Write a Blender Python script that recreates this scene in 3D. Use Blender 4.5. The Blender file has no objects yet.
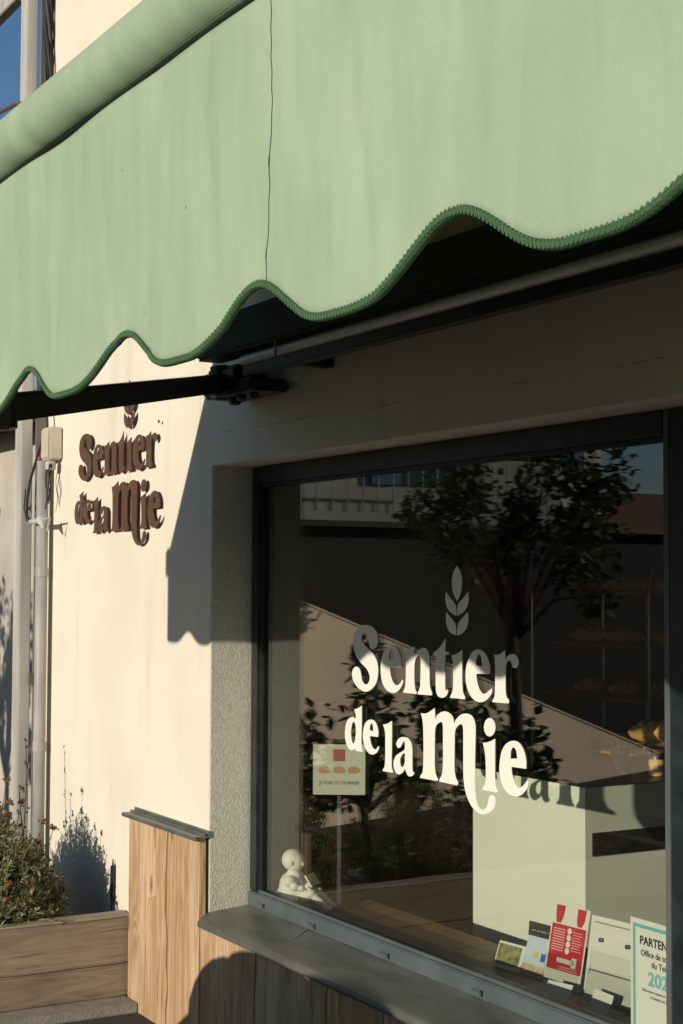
import bpy, bmesh, math, random
from math import sin, cos, pi, radians
from mathutils import Vector, Matrix, noise
random.seed(7)
SC = bpy.context.scene
COL = SC.collection
GLYPHS = {
 'S': [[(-356.8,196.7),(-323.4,191.9),(-297.5,177.1),(-287.3,157.3),(-293.1,138.6),(-311.0,125.6),(-329.1,125.5),(-339.4,135.4),(-343.2,149.3),(-349.3,166.3),(-364.1,175.2),(-381.2,166.9),(-386.1,155.7),(-374.9,140.4),(-347.3,125.8),(-318.8,112.9),(-298.9,95.2),(-288.6,74.1),(-287.3,52.6),(-295.5,27.5),(-316.4,7.8),(-346.5,-4.9),(-377.0,-5.9),(-411.1,5.3),(-435.0,22.8),(-442.6,41.4),(-435.2,59.2),(-417.8,67.0),(-399.1,62.5),(-389.7,47.3),(-381.5,25.8),(-364.9,15.8),(-346.6,19.0),(-336.4,33.0),(-340.8,49.8),(-359.1,66.0),(-386.8,78.8),(-414.8,96.4),(-430.6,117.9),(-435.8,143.0),(-427.8,168.6),(-406.1,186.6),(-381.4,194.5)]],
 'e1': [[(-158.0,75.8,1),(-219.3,74.3,1),(-218.1,59.2),(-210.5,41.4),(-196.0,27.0),(-178.8,23.5),(-161.8,30.5),(-150.5,41.6,1),(-146.0,35.9),(-156.1,20.3),(-175.9,5.6),(-204.5,-1.3),(-236.4,4.9),(-260.0,23.4),(-270.7,47.3),(-272.0,74.9),(-266.2,99.7),(-251.6,121.7),(-231.2,134.7),(-205.2,139.3),(-179.3,132.1),(-162.1,110.2),(-156.4,89.4)],[(-225.2,97.8,1),(-222.4,113.7),(-213.8,124.7),(-205.1,126.6),(-194.7,114.9),(-191.7,97.4,1)]],
 'n': [[(-138.0,126.2,1),(-112.8,130.1),(-86.2,141.5,1),(-85.1,128.2),(-84.0,116.4,1),(-74.1,125.1),(-57.7,133.7),(-38.7,138.9),(-19.8,135.2),(-8.0,119.6),(-4.7,102.2),(-4.7,58.4),(-2.5,29.4),(7.2,14.0),(7.2,5.3,1),(-65.5,3.6,1),(-65.5,9.5),(-54.7,26.3),(-52.0,55.9),(-51.1,100.1),(-54.4,113.2),(-63.1,114.9),(-76.8,106.3),(-83.9,92.7),(-86.0,65.9),(-84.8,36.4),(-79.3,16.0),(-72.1,9.1),(-73.7,3.9,1),(-146.0,3.9,1),(-144.9,7.5),(-134.8,21.6),(-131.0,51.7),(-131.1,90.5),(-134.0,111.4)]],
 't': [[(75.1,170.4,1),(75.6,148.9),(75.1,132.2,1),(93.2,131.8,1),(93.2,124.3,1),(76.1,123.0,1),(75.2,91.4),(75.2,34.0),(80.4,24.3),(87.1,27.5,1),(89.7,22.0),(80.4,8.5),(59.7,2.0),(38.8,5.8),(29.3,19.7),(27.2,48.5),(27.1,118.1,1),(12.3,118.9,1),(13.3,125.7,1),(43.8,140.5),(64.7,157.1)]],
 'i1': [[(160.6,140.7,1),(159.1,109.5),(159.1,67.2),(160.6,39.0),(164.1,22.3),(172.6,13.0),(172.6,5.4,1),(99.4,4.6,1),(101.0,8.4),(112.2,24.8),(115.2,50.6),(115.2,93.3),(112.1,113.1),(103.4,122.7,1),(131.4,128.2)]],
 'e2': [[(290.7,81.0,1),(227.3,78.3,1),(230.7,58.4),(240.4,39.5),(257.2,26.7),(271.6,27.6),(285.9,35.4),(300.1,43.1,1),(301.0,33.6),(290.6,20.6),(271.6,8.4),(247.6,2.0),(221.0,5.0),(196.5,20.1),(181.7,41.6),(176.7,66.7),(179.2,94.9),(191.6,117.9),(208.8,136.9),(230.8,144.7),(252.5,142.8),(271.7,132.5),(286.0,113.8),(292.1,94.8)],[(226.9,100.5,1),(227.3,116.7),(235.6,129.6),(245.3,130.0),(252.5,117.8),(256.3,100.0,1)]],
 'r': [[(309.6,132.7,1),(333.0,135.0),(359.9,146.9,1),(360.8,134.8),(361.2,122.6,1),(370.0,131.1),(388.2,137.8),(406.4,136.7),(418.9,125.1),(417.6,111.7),(406.3,103.1),(392.7,105.1),(388.2,115.7),(379.1,120.7),(367.6,114.8),(363.0,98.3),(361.6,65.7),(362.9,36.1),(367.5,22.9),(376.6,16.7),(375.2,7.7,1),(302.4,6.3,1),(303.8,10.5),(313.2,24.8),(315.1,49.5),(315.2,90.5),(314.3,115.1)]],
 'd': [[(-428.6,-65.3,1),(-406.8,-60.6),(-383.4,-51.2,1),(-383.0,-112.1),(-384.5,-159.0),(-381.3,-180.6),(-376.4,-191.0,1),(-399.8,-191.7),(-418.4,-191.9,1),(-420.3,-184.2,1),(-440.2,-192.3),(-465.5,-186.8),(-481.6,-164.5),(-484.9,-139.4),(-475.6,-110.0),(-456.7,-94.3),(-434.7,-89.4),(-417.2,-94.4,1),(-419.1,-80.4)],[(-434.6,-104.2),(-443.9,-117.0),(-448.2,-139.4),(-443.6,-161.1),(-432.9,-171.2),(-423.0,-159.3),(-418.1,-140.0),(-418.9,-118.1),(-425.2,-107.6)]],
 'e3': [[(-288.0,-138.1,1),(-334.7,-139.1,1),(-329.7,-157.2),(-317.6,-173.1),(-299.7,-176.0),(-284.9,-165.4,1),(-280.7,-168.1),(-290.7,-182.8),(-314.5,-193.4),(-341.6,-190.8),(-363.0,-175.7),(-374.2,-151.9),(-373.7,-126.9),(-363.4,-104.3),(-345.2,-92.9),(-324.1,-88.8),(-303.1,-93.9),(-289.3,-110.6),(-285.1,-125.6)],[(-334.8,-122.1,1),(-333.0,-108.0),(-325.3,-99.7),(-316.8,-106.7),(-314.3,-122.5,1)]],
 'l': [[(-258.2,-98.3,1),(-233.7,-93.9),(-207.7,-83.7,1),(-207.5,-128.1),(-208.9,-188.6),(-208.8,-218.8),(-201.3,-231.5),(-201.3,-236.1,1),(-259.3,-236.8,1),(-257.6,-233.0),(-247.7,-219.8),(-244.9,-192.1),(-245.2,-131.4),(-250.0,-110.4)]],
 'a': [[(-142.1,-125.4),(-116.9,-127.7),(-100.2,-141.0),(-95.7,-159.8),(-95.6,-192.3),(-94.5,-215.8),(-90.6,-222.7),(-86.2,-220.8,1),(-87.3,-228.3),(-102.7,-235.9),(-119.3,-234.7),(-130.5,-222.6),(-136.1,-217.2,1),(-144.5,-227.0),(-164.2,-236.6),(-184.1,-234.2),(-195.6,-220.4),(-197.4,-202.5),(-187.2,-186.5),(-164.5,-173.8),(-140.8,-164.1),(-135.2,-154.6),(-136.4,-142.8),(-140.9,-136.7),(-150.4,-147.1),(-161.7,-157.7),(-174.7,-159.8),(-181.6,-151.4),(-178.8,-140.6),(-164.6,-130.4)],[(-136.3,-172.6),(-153.1,-180.2),(-161.5,-193.0),(-158.7,-210.6),(-147.4,-213.9),(-137.3,-202.4),(-135.1,-187.3)]],
 'M': [[(-50.3,-49.2,1),(-19.1,-46.9),(21.9,-29.7,1),(24.0,-47.4),(24.7,-62.2,1),(35.5,-48.4),(62.3,-36.5),(88.9,-36.0),(111.9,-46.4),(120.4,-65.8,1),(131.5,-52.2),(154.1,-38.5),(179.7,-33.3),(205.0,-37.5),(220.7,-54.2),(223.8,-79.0),(221.9,-136.2),(220.6,-207.6),(222.5,-243.0),(230.0,-270.5),(245.5,-284.5),(263.9,-284.6),(279.2,-271.5),(285.3,-253.2),(297.5,-241.9),(312.5,-244.6),(316.7,-259.8),(306.5,-278.5),(282.2,-292.1),(254.7,-298.5),(226.8,-294.0),(198.7,-278.0),(176.5,-248.4),(166.9,-213.5),(165.0,-159.7),(165.0,-87.5),(161.8,-67.9),(150.9,-65.2),(131.5,-75.8),(123.0,-94.7),(121.8,-145.8),(121.8,-189.4),(128.3,-214.2),(139.3,-225.6),(136.8,-234.3,1),(45.9,-234.3,1),(47.9,-226.7),(61.2,-208.7),(64.5,-169.7),(64.4,-96.0),(62.4,-70.4),(52.3,-66.8),(32.2,-76.5),(23.4,-95.8),(22.2,-155.3),(22.2,-192.4),(29.0,-217.7),(39.2,-227.6),(35.8,-233.6,1),(-53.2,-234.8,1),(-51.9,-228.3),(-39.4,-213.8),(-36.0,-172.2),(-36.2,-115.8),(-39.7,-74.8)]],
 'i2': [[(257.9,-106.2,1),(285.5,-101.3),(314.6,-90.6,1),(314.5,-144.8),(314.4,-197.3),(318.6,-217.7),(328.7,-227.0),(324.6,-232.0,1),(254.8,-232.8,1),(257.8,-227.5),(270.1,-209.2),(272.0,-166.7),(267.1,-128.4)]],
 'dot': [[(315.8,-59.7),(312.3,-72.2),(302.8,-82.0),(289.8,-86.4),(276.7,-84.3),(267.0,-76.0),(263.5,-63.9),(267.1,-51.3),(276.7,-41.5),(289.8,-37.1),(302.9,-39.4),(312.4,-47.7)]],
 'e4': [[(451.9,-155.9,1),(388.0,-157.1,1),(390.5,-175.2),(400.8,-195.5),(416.2,-207.4),(431.5,-205.7),(446.7,-194.9),(456.8,-184.7,1),(461.9,-188.6),(454.3,-207.6),(431.4,-225.4),(405.9,-232.1),(374.8,-229.0),(348.7,-210.6),(335.5,-181.1),(335.6,-153.3),(344.6,-121.4),(364.6,-99.5),(393.3,-88.7),(421.6,-91.3),(441.9,-109.2),(452.0,-132.4)],[(383.9,-136.1,1),(385.5,-117.6),(395.9,-105.9),(408.7,-112.3),(413.8,-133.1,1)]],
 'L1': [[(133.9,374.1,1),(150.1,356.6),(158.6,330.6),(152.1,298.1),(134.8,275.2,1),(115.4,297.9),(108.4,328.4),(115.3,354.6)]],
 'L2': [[(78.2,300.9,1),(101.8,282.5),(123.2,267.5),(129.8,250.2),(130.9,233.9,1),(101.8,243.1),(82.2,260.4),(76.2,280.0)]],
 'L3': [[(188.2,301.6,1),(163.5,283.1),(140.6,267.7),(135.9,250.3),(134.8,234.0,1),(163.5,244.2),(184.4,261.8),(190.8,281.2)]],
 'L4': [[(80.2,243.9,1),(103.8,227.9),(125.2,213.1),(129.8,198.0),(129.8,180.7,1),(105.8,184.3),(86.2,199.1),(78.3,220.8)]],
 'L5': [[(186.3,245.7,1),(161.6,229.1),(140.6,213.5),(136.0,198.2),(134.8,179.7,1),(157.8,184.8),(180.6,201.5),(190.1,223.2)]],
}


# ------------------------------------------------------------ helpers
def link(o, parent=None):
    COL.objects.link(o)
    if parent: o.parent = parent
    return o
def tag(o, label=None, cat=None, group=None, kind=None):
    if label: o['label'] = label
    if cat: o['category'] = cat
    if group: o['group'] = group
    if kind: o['kind'] = kind
    return o
def thing(name, label, cat, loc=(0, 0, 0), rz=0, group=None):
    o = bpy.data.objects.new(name, None); COL.objects.link(o)
    o.location = loc; o.rotation_euler = (0, 0, rz)
    return tag(o, label, cat, group)

class MB:
    def __init__(s): s.bm = bmesh.new()
    def box(s, x0, x1, y0, y1, z0, z1, bev=0, rot=None, seg=2):
        m = bmesh.new()
        bmesh.ops.create_cube(m, size=1)
        bmesh.ops.scale(m, vec=(x1-x0, y1-y0, z1-z0), verts=m.verts)
        if bev: bmesh.ops.bevel(m, geom=m.edges[:], offset=bev, segments=seg, affect='EDGES')
        if rot: bmesh.ops.rotate(m, cent=(0, 0, 0), matrix=rot, verts=m.verts)
        bmesh.ops.translate(m, vec=((x0+x1)/2, (y0+y1)/2, (z0+z1)/2), verts=m.verts)
        s.merge(m); return s
    def merge(s, m):
        me = bpy.data.meshes.new('t'); m.to_mesh(me); m.free(); s.bm.from_mesh(me); bpy.data.meshes.remove(me)
    def tube(s, pts, r, n=10, cap=True, rad=None):
        pts = [Vector(p) for p in pts]; rings = []
        up = Vector((0, 0, 1))
        prev = None
        for i, p in enumerate(pts):
            t = (pts[min(i+1, len(pts)-1)]-pts[max(i-1, 0)]).normalized()
            if prev is None:
                a = t.cross(up)
                if a.length < .01: a = t.cross(Vector((1, 0, 0)))
                a.normalize()
            else:
                a = (prev-t*prev.dot(t)).normalized()
            prev = a; b = t.cross(a)
            rr = rad[i] if rad else r
            rings.append([s.bm.verts.new(p+(a*cos(2*pi*k/n)+b*sin(2*pi*k/n))*rr) for k in range(n)])
        for q, w in zip(rings, rings[1:]):
            for k in range(n): s.bm.faces.new((q[k], q[(k+1) % n], w[(k+1) % n], w[k]))
        if cap:
            s.bm.faces.new(rings[0][::-1]); s.bm.faces.new(rings[-1])
        return s
    def lathe(s, prof, n=32, c=(0, 0, 0)):
        rings = [[s.bm.verts.new((c[0]+r*cos(2*pi*k/n), c[1]+r*sin(2*pi*k/n), c[2]+z)) for k in range(n)] for r, z in prof]
        for q, w in zip(rings, rings[1:]):
            for k in range(n): s.bm.faces.new((q[k], q[(k+1) % n], w[(k+1) % n], w[k]))
        s.bm.faces.new(rings[0][::-1]); s.bm.faces.new(rings[-1]); return s
    def ball(s, c, r, sub=2, sc=(1, 1, 1), rot=None):
        m = bmesh.new(); bmesh.ops.create_icosphere(m, subdivisions=sub, radius=r)
        bmesh.ops.scale(m, vec=sc, verts=m.verts)
        if rot: bmesh.ops.rotate(m, cent=(0, 0, 0), matrix=rot, verts=m.verts)
        bmesh.ops.translate(m, vec=c, verts=m.verts); s.merge(m); return s
    def quad(s, *p):
        s.bm.faces.new([s.bm.verts.new(q) for q in p]); return s
    def prism(s, poly, y0, y1):           # polygon in x,z extruded along y
        a = [s.bm.verts.new((x, y0, z)) for x, z in poly]; b = [s.bm.verts.new((x, y1, z)) for x, z in poly]
        n = len(a)
        s.bm.faces.new(a); s.bm.faces.new(b[::-1])
        for i in range(n): s.bm.faces.new((a[i], b[i], b[(i+1) % n], a[(i+1) % n]))
        return s
    def build(s, name, mat, parent=None, smooth=False, fixn=True):
        if fixn: bmesh.ops.recalc_face_normals(s.bm, faces=s.bm.faces)
        me = bpy.data.meshes.new(name); s.bm.to_mesh(me); s.bm.free()
        if mat: me.materials.append(mat)
        if smooth: me.polygons.foreach_set('use_smooth', [True]*len(me.polygons))
        o = bpy.data.objects.new(name, me); return link(o, parent)

def crom(loop, sub=5):
    """closed loop of (x,z[,1]) -> smoothed polygon, flagged points stay corners"""
    n = len(loop); out = []
    P = [Vector((p[0], p[1])) for p in loop]; cor = [len(p) > 2 for p in loop]
    for i in range(n):
        p1, p2 = P[i], P[(i+1) % n]
        p0 = P[i-1] if not cor[i] else p1*2-p2 if False else p1
        p3 = P[(i+2) % n] if not cor[(i+1) % n] else p2
        for k in range(sub):
            t = k/sub
            out.append(.5*((2*p1)+(-p0+p2)*t+(2*p0-5*p1+4*p2-p3)*t*t+(-p0+3*p1-3*p2+p3)*t**3))
    return out

def curve_mesh(name, loops, ext, mat, parent, y=0.0, off=(0, 0), bevel=0):
    cu = bpy.data.curves.new(name, 'CURVE'); cu.dimensions = '2D'; cu.fill_mode = 'BOTH'; cu.extrude = ext; cu.bevel_depth = bevel
    for L in loops:
        sp = cu.splines.new('POLY'); sp.points.add(len(L)-1); sp.use_cyclic_u = True
        for q, p in zip(sp.points, L): q.co = (p[0]+off[0], p[1]+off[1], 0, 1)
    t = bpy.data.objects.new('tmp', cu); me = bpy.data.meshes.new_from_object(t)
    bpy.data.objects.remove(t)
    me.transform(Matrix.Translation((0, y, 0)) @ Matrix.Rotation(pi/2, 4, 'X'))
    me.materials.clear(); me.materials.append(mat)
    o = bpy.data.objects.new(name, me); return link(o, parent)

def text_mesh(name, txt, size, mat, parent, M, ext=.0001, align='LEFT', bold=0.0, sx=1.0):
    cu = bpy.data.curves.new(name, 'FONT'); cu.body = txt; cu.size = size; cu.extrude = ext; cu.align_x = align; cu.offset = bold
    cu.resolution_u = 3
    t = bpy.data.objects.new('tmp', cu); me = bpy.data.meshes.new_from_object(t); bpy.data.objects.remove(t)
    me.transform(M @ Matrix.Diagonal((sx, 1, 1, 1)))
    me.materials.clear(); me.materials.append(mat)
    o = bpy.data.objects.new(name, me); return link(o, parent)

# ------------------------------------------------------------ materials
def mat(name, col, rough=.6, col2=None, scale=8, detail=4, stretch=(1, 1, 1), bump=0, bscale=60, bdist=.002, metal=0, spec=.4, contrast=(.35, .65), bdetail=3, extra=None, coat=0):
    m = bpy.data.materials.new(name); m.use_nodes = True; nt = m.node_tree; N = nt.nodes; L = nt.links
    b = N['Principled BSDF']; b.inputs['Roughness'].default_value = rough; b.inputs['Metallic'].default_value = metal
    b.inputs['Specular IOR Level'].default_value = spec; b.inputs['Coat Weight'].default_value = coat
    b.inputs['Base Color'].default_value = (*col, 1)
    tc = N.new('ShaderNodeTexCoord'); mp = N.new('ShaderNodeMapping'); mp.inputs['Scale'].default_value = stretch
    L.new(tc.outputs['Object'], mp.inputs['Vector'])
    if col2:
        n = N.new('ShaderNodeTexNoise'); n.inputs['Scale'].default_value = scale; n.inputs['Detail'].default_value = detail
        L.new(mp.outputs[0], n.inputs['Vector'])
        mr = N.new('ShaderNodeMapRange'); mr.inputs['From Min'].default_value = contrast[0]; mr.inputs['From Max'].default_value = contrast[1]
        L.new(n.outputs['Fac'], mr.inputs['Value'])
        mx = N.new('ShaderNodeMix'); mx.data_type = 'RGBA'
        mx.inputs[6].default_value = (*col, 1); mx.inputs[7].default_value = (*col2, 1)
        L.new(mr.outputs[0], mx.inputs[0]); L.new(mx.outputs[2], b.inputs['Base Color'])
    if bump:
        n = N.new('ShaderNodeTexNoise'); n.inputs['Scale'].default_value = bscale; n.inputs['Detail'].default_value = bdetail
        L.new(mp.outputs[0], n.inputs['Vector'])
        bp = N.new('ShaderNodeBump'); bp.inputs['Strength'].default_value = bump; bp.inputs['Distance'].default_value = bdist
        L.new(n.outputs['Fac'], bp.inputs['Height']); L.new(bp.outputs[0], b.inputs['Normal'])
    if extra: extra(m, nt, b, tc, mp)
    return m
def mixin(nt, b, fac, colr):
    """blend another colour over whatever feeds base colour"""
    N, L = nt.nodes, nt.links
    mx = N.new('ShaderNodeMix'); mx.data_type = 'RGBA'
    s = b.inputs['Base Color']
    if s.is_linked: L.new(s.links[0].from_socket, mx.inputs[6])
    else: mx.inputs[6].default_value = s.default_value[:]
    mx.inputs[7].default_value = (*colr, 1); L.new(fac, mx.inputs[0]); L.new(mx.outputs[2], s)
def noise_fac(nt, vec, scale, lo, hi, detail=3, st=None):
    N, L = nt.nodes, nt.links
    if st:
        mp = N.new('ShaderNodeMapping'); mp.inputs['Scale'].default_value = st; L.new(vec, mp.inputs['Vector']); vec = mp.outputs[0]
    n = N.new('ShaderNodeTexNoise'); n.inputs['Scale'].default_value = scale; n.inputs['Detail'].default_value = detail; L.new(vec, n.inputs['Vector'])
    mr = N.new('ShaderNodeMapRange'); mr.inputs['From Min'].default_value = lo; mr.inputs['From Max'].default_value = hi; L.new(n.outputs['Fac'], mr.inputs['Value'])
    return mr.outputs[0]

def wallx(m, nt, b, tc, mp):
    # rain streaks and grime, real stains on the render
    f = noise_fac(nt, tc.outputs['Object'], 3.0, .56, .82, 5, (2.2, 2.2, .35))
    mu = nt.nodes.new('ShaderNodeMath'); mu.operation = 'MULTIPLY'; mu.inputs[1].default_value = .45; nt.links.new(f, mu.inputs[0])
    mixin(nt, b, mu.outputs[0], (.46, .40, .30))
    f = noise_fac(nt, tc.outputs['Object'], 55, .68, .76, 2)
    mu = nt.nodes.new('ShaderNodeMath'); mu.operation = 'MULTIPLY'; mu.inputs[1].default_value = .14; nt.links.new(f, mu.inputs[0])
    mixin(nt, b, mu.outputs[0], (.35, .30, .22))
M_WALL = mat('cream_render', (.75, .68, .54), .9, (.69, .62, .485), 2.2, 6, bump=.45, bscale=38, bdist=.004, bdetail=7, extra=wallx, spec=.2)
M_REVEAL = mat('pebbled_render', (.60, .57, .46), .95, (.48, .46, .37), 70, 5, bump=.8, bscale=210, bdist=.006, bdetail=4, spec=.15)
def fabx(m, nt, b, tc, mp):
    N, L = nt.nodes, nt.links
    w1 = N.new('ShaderNodeTexWave'); w1.bands_direction = 'X'; w1.inputs['Scale'].default_value = 330; w1.inputs['Distortion'].default_value = .6; w1.inputs['Detail'].default_value = 1
    w2 = N.new('ShaderNodeTexWave'); w2.bands_direction = 'Z'; w2.inputs['Scale'].default_value = 330; w2.inputs['Distortion'].default_value = .6
    L.new(tc.outputs['Object'], w1.inputs[0]); L.new(tc.outputs['Object'], w2.inputs[0])
    ad = N.new('ShaderNodeMath'); ad.operation = 'ADD'; L.new(w1.outputs['Fac'], ad.inputs[0]); L.new(w2.outputs['Fac'], ad.inputs[1])
    cre = noise_fac(nt, tc.outputs['Object'], 5, .35, .70, 2.5, (2.2, 1, .6))
    b1 = N.new('ShaderNodeBump'); b1.inputs['Strength'].default_value = .22; b1.inputs['Distance'].default_value = .0005; L.new(ad.outputs[0], b1.inputs['Height'])
    b2 = N.new('ShaderNodeBump'); b2.inputs['Strength'].default_value = .6; b2.inputs['Distance'].default_value = .010; L.new(cre, b2.inputs['Height']); L.new(b1.outputs[0], b2.inputs['Normal'])
    L.new(b2.outputs[0], b.inputs['Normal'])
    f = noise_fac(nt, tc.outputs['Object'], 7, .5, .75, 5, (1.6, 1, .6))
    mu = N.new('ShaderNodeMath'); mu.operation = 'MULTIPLY'; mu.inputs[1].default_value = .5; L.new(f, mu.inputs[0])
    mixin(nt, b, mu.outputs[0], (.47, .52, .38))
    # faint mottled grain of the acrylic canvas
    f = noise_fac(nt, tc.outputs['Object'], 260, .35, .7, 2)
    mu = N.new('ShaderNodeMath'); mu.operation = 'MULTIPLY'; mu.inputs[1].default_value = .22; L.new(f, mu.inputs[0])
    mixin(nt, b, mu.outputs[0], (.30, .38, .24))
M_FAB = mat('sage_canvas', (.365, .455, .31), .85, (.32, .41, .27), 6, 5, extra=fabx, spec=.25)
def undx(m, nt, b, tc, mp): pass
M_CANOPY = mat('shaded_canopy_canvas', (.07, .13, .05), .9, (.055, .105, .04), 6, 4, bump=.3, bscale=300, bdist=.0005, spec=.1)  # awning canvas with the underside's shade put into a darker colour
def translucent(m, colr, k):
    nt = m.node_tree; N, L = nt.nodes, nt.links; b = N['Principled BSDF']; o = N['Material Output']
    t = N.new('ShaderNodeBsdfTranslucent'); t.inputs[0].default_value = (*colr, 1); mx = N.new('ShaderNodeMixShader'); mx.inputs[0].default_value = k
    L.new(b.outputs[0], mx.inputs[1]); L.new(t.outputs[0], mx.inputs[2]); L.new(mx.outputs[0], o.inputs['Surface'])
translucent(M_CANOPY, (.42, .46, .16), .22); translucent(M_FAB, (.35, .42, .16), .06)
M_BIND = mat('green_binding', (.045, .105, .042), .9, (.03, .075, .028), 90, 3, bump=.4, bscale=500, bdist=.001)
M_BLACK = mat('black_paint', (.012, .013, .014), .45, (.02, .021, .02), 30, 3, bump=.1, bscale=200, bdist=.0005)
M_GALV = mat('galvanised_bar', (.80, .81, .79), .45, (.70, .71, .69), 60, 5, metal=.35, bump=.2, bscale=300, bdist=.0006)
M_FRAME = mat('anthracite_frame', (.009, .015, .013), .35, (.02, .028, .026), 14, 5, spec=.5)
M_FRAMEG = mat('grey_aluminium', (.095, .112, .112), .42, (.075, .09, .09), 9, 5, spec=.5, bump=.08, bscale=150, bdist=.0006)
M_LEDGE = mat('zinc_ledge', (.25, .25, .21), .40, (.13, .135, .11), 5, 6, metal=.5, stretch=(1, 2.5, 1), bump=.12, bscale=14, bdist=.006, contrast=(.3, .7))
M_CAP = mat('metal_capping', (.22, .23, .20), .42, (.15, .16, .14), 12, 5, metal=.5)
def woodmat(name, c1, c2, knot, grain='Z', sc=1.0, rough=.75, dark=.5):
    m = bpy.data.materials.new(name); m.use_nodes = True; nt = m.node_tree; N = nt.nodes; L = nt.links; b = N['Principled BSDF']
    b.inputs['Roughness'].default_value = rough; b.inputs['Specular IOR Level'].default_value = .25
    tc = N.new('ShaderNodeTexCoord'); oi = N.new('ShaderNodeObjectInfo')
    ad = N.new('ShaderNodeVectorMath'); ad.operation = 'ADD'
    cb = N.new('ShaderNodeCombineXYZ'); mu = N.new('ShaderNodeMath'); mu.operation = 'MULTIPLY'; mu.inputs[1].default_value = 37.0
    L.new(oi.outputs['Random'], mu.inputs[0]); 
    for i in range(3): L.new(mu.outputs[0], cb.inputs[i])
    L.new(tc.outputs['Object'], ad.inputs[0]); L.new(cb.outputs[0], ad.inputs[1])
    st = {'Z': (1, 1, .09), 'Y': (1, .09, 1), 'X': (.09, 1, 1)}[grain]
    mp = N.new('ShaderNodeMapping'); mp.inputs['Scale'].default_value = tuple(s*sc for s in st); L.new(ad.outputs[0], mp.inputs['Vector'])
    n0 = N.new('ShaderNodeTexNoise'); n0.inputs['Scale'].default_value = 9; n0.inputs['Detail'].default_value = 2; n0.inputs['Distortion'].default_value = 1.2; L.new(mp.outputs[0], n0.inputs['Vector'])
    # growth rings from a stretched noise field
    m1 = N.new('ShaderNodeMath'); m1.operation = 'MULTIPLY'; m1.inputs[1].default_value = 16; L.new(n0.outputs['Fac'], m1.inputs[0])
    sn = N.new('ShaderNodeMath'); sn.operation = 'SINE'; m2 = N.new('ShaderNodeMath'); m2.operation = 'MULTIPLY'; m2.inputs[1].default_value = 3.2; L.new(m1.outputs[0], m2.inputs[0]); L.new(m2.outputs[0], sn.inputs[0])
    mr = N.new('ShaderNodeMapRange'); mr.inputs['From Min'].default_value = -1; mr.inputs['From Max'].default_value = 1; mr.inputs['To Max'].default_value = (.42 if grain == 'Z' else .24); L.new(sn.outputs[0], mr.inputs['Value'])
    fib = noise_fac(nt, mp.outputs[0], 160, .3, .75, 3)
    big = noise_fac(nt, mp.outputs[0], 4.5, .38, .66, 4)
    s1 = N.new('ShaderNodeMath'); s1.operation = 'MULTIPLY_ADD'; s1.inputs[1].default_value = .28; L.new(fib, s1.inputs[0]); L.new(mr.outputs[0], s1.inputs[2])
    s2 = N.new('ShaderNodeMath'); s2.operation = 'MULTIPLY_ADD'; s2.inputs[1].default_value = .4; L.new(big, s2.inputs[0]); L.new(s1.outputs[0], s2.inputs[2]); s3 = N.new('ShaderNodeMath'); s3.operation = 'MULTIPLY_ADD'; s3.inputs[1].default_value = .35; s3.use_clamp = True; L.new(oi.outputs['Random'], s3.inputs[0]); L.new(s2.outputs[0], s3.inputs[2]); s2 = s3
    mx = N.new('ShaderNodeMix'); mx.data_type = 'RGBA'; mx.inputs[6].default_value = (*c1, 1); mx.inputs[7].default_value = (*c2, 1); L.new(s2.outputs[0], mx.inputs[0])
    L.new(mx.outputs[2], b.inputs['Base Color'])
    # fine dark weather checks along the grain
    ck = noise_fac(nt, mp.outputs[0], 48, .60, .68, 5); mc = N.new('ShaderNodeMath'); mc.operation = 'MULTIPLY'; mc.inputs[1].default_value = .45; L.new(ck, mc.inputs[0]); mixin(nt, b, mc.outputs[0], knot)
    # knots
    kst = {'Z': (1, 0, .45), 'Y': (0, .45, 1), 'X': (.45, 0, 1)}[grain]
    mk = N.new('ShaderNodeMapping'); mk.inputs['Scale'].default_value = kst; L.new(ad.outputs[0], mk.inputs['Vector'])
    vo = N.new('ShaderNodeTexVoronoi'); vo.inputs['Scale'].default_value = 5.0; L.new(mk.outputs[0], vo.inputs['Vector'])
    kr = N.new('ShaderNodeMapRange'); kr.inputs['From Min'].default_value = .11; kr.inputs['From Max'].default_value = .03; kr.inputs['To Max'].default_value = .8; L.new(vo.outputs['Distance'], kr.inputs['Value'])
    mixin(nt, b, kr.outputs[0], knot)
    st2 = noise_fac(nt, tc.outputs['Object'], 3.3, .52, .74, 5, kst)
    m4 = N.new('ShaderNodeMath'); m4.operation = 'MULTIPLY'; m4.inputs[1].default_value = dark; L.new(st2, m4.inputs[0]); mixin(nt, b, m4.outputs[0], knot)
    bp = N.new('ShaderNodeBump'); bp.inputs['Strength'].default_value = .5; bp.inputs['Distance'].default_value = .0015; L.new(s1.outputs[0], bp.inputs['Height']); L.new(bp.outputs[0], b.inputs['Normal'])
    return m
M_PLANK = woodmat('larch_cladding', (.66, .48, .30), (.38, .23, .115), (.14, .065, .025), 'Z', dark=.55)
M_SLEEP = woodmat('weathered_sleeper', (.40, .325, .22), (.19, .145, .095), (.07, .05, .033), 'Y', rough=.85, dark=.6)
M_SLEEPTOP = woodmat('sleeper_top', (.44, .38, .29), (.29, .24, .17), (.12, .09, .06), 'Y', rough=.9, dark=.4)
M_SILL = woodmat('oak_sill', (.30, .17, .075), (.18, .095, .04), (.08, .04, .02), 'X', rough=.5)
M_DARKWOOD = mat('dark_batten', (.05, .03, .02), .9)
M_SHADE = mat('brown_letter', (.095, .046, .026), .6, (.115, .058, .034), 25, 3)
M_DECAL = mat('white_vinyl', (.80, .76, .66), .45, (.78, .74, .64), 12, 2, spec=.35)
M_PVC = mat('aged_pvc', (.56, .53, .47), .5, (.38, .36, .31), 3, 5, stretch=(4, 4, .5), spec=.4)
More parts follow.
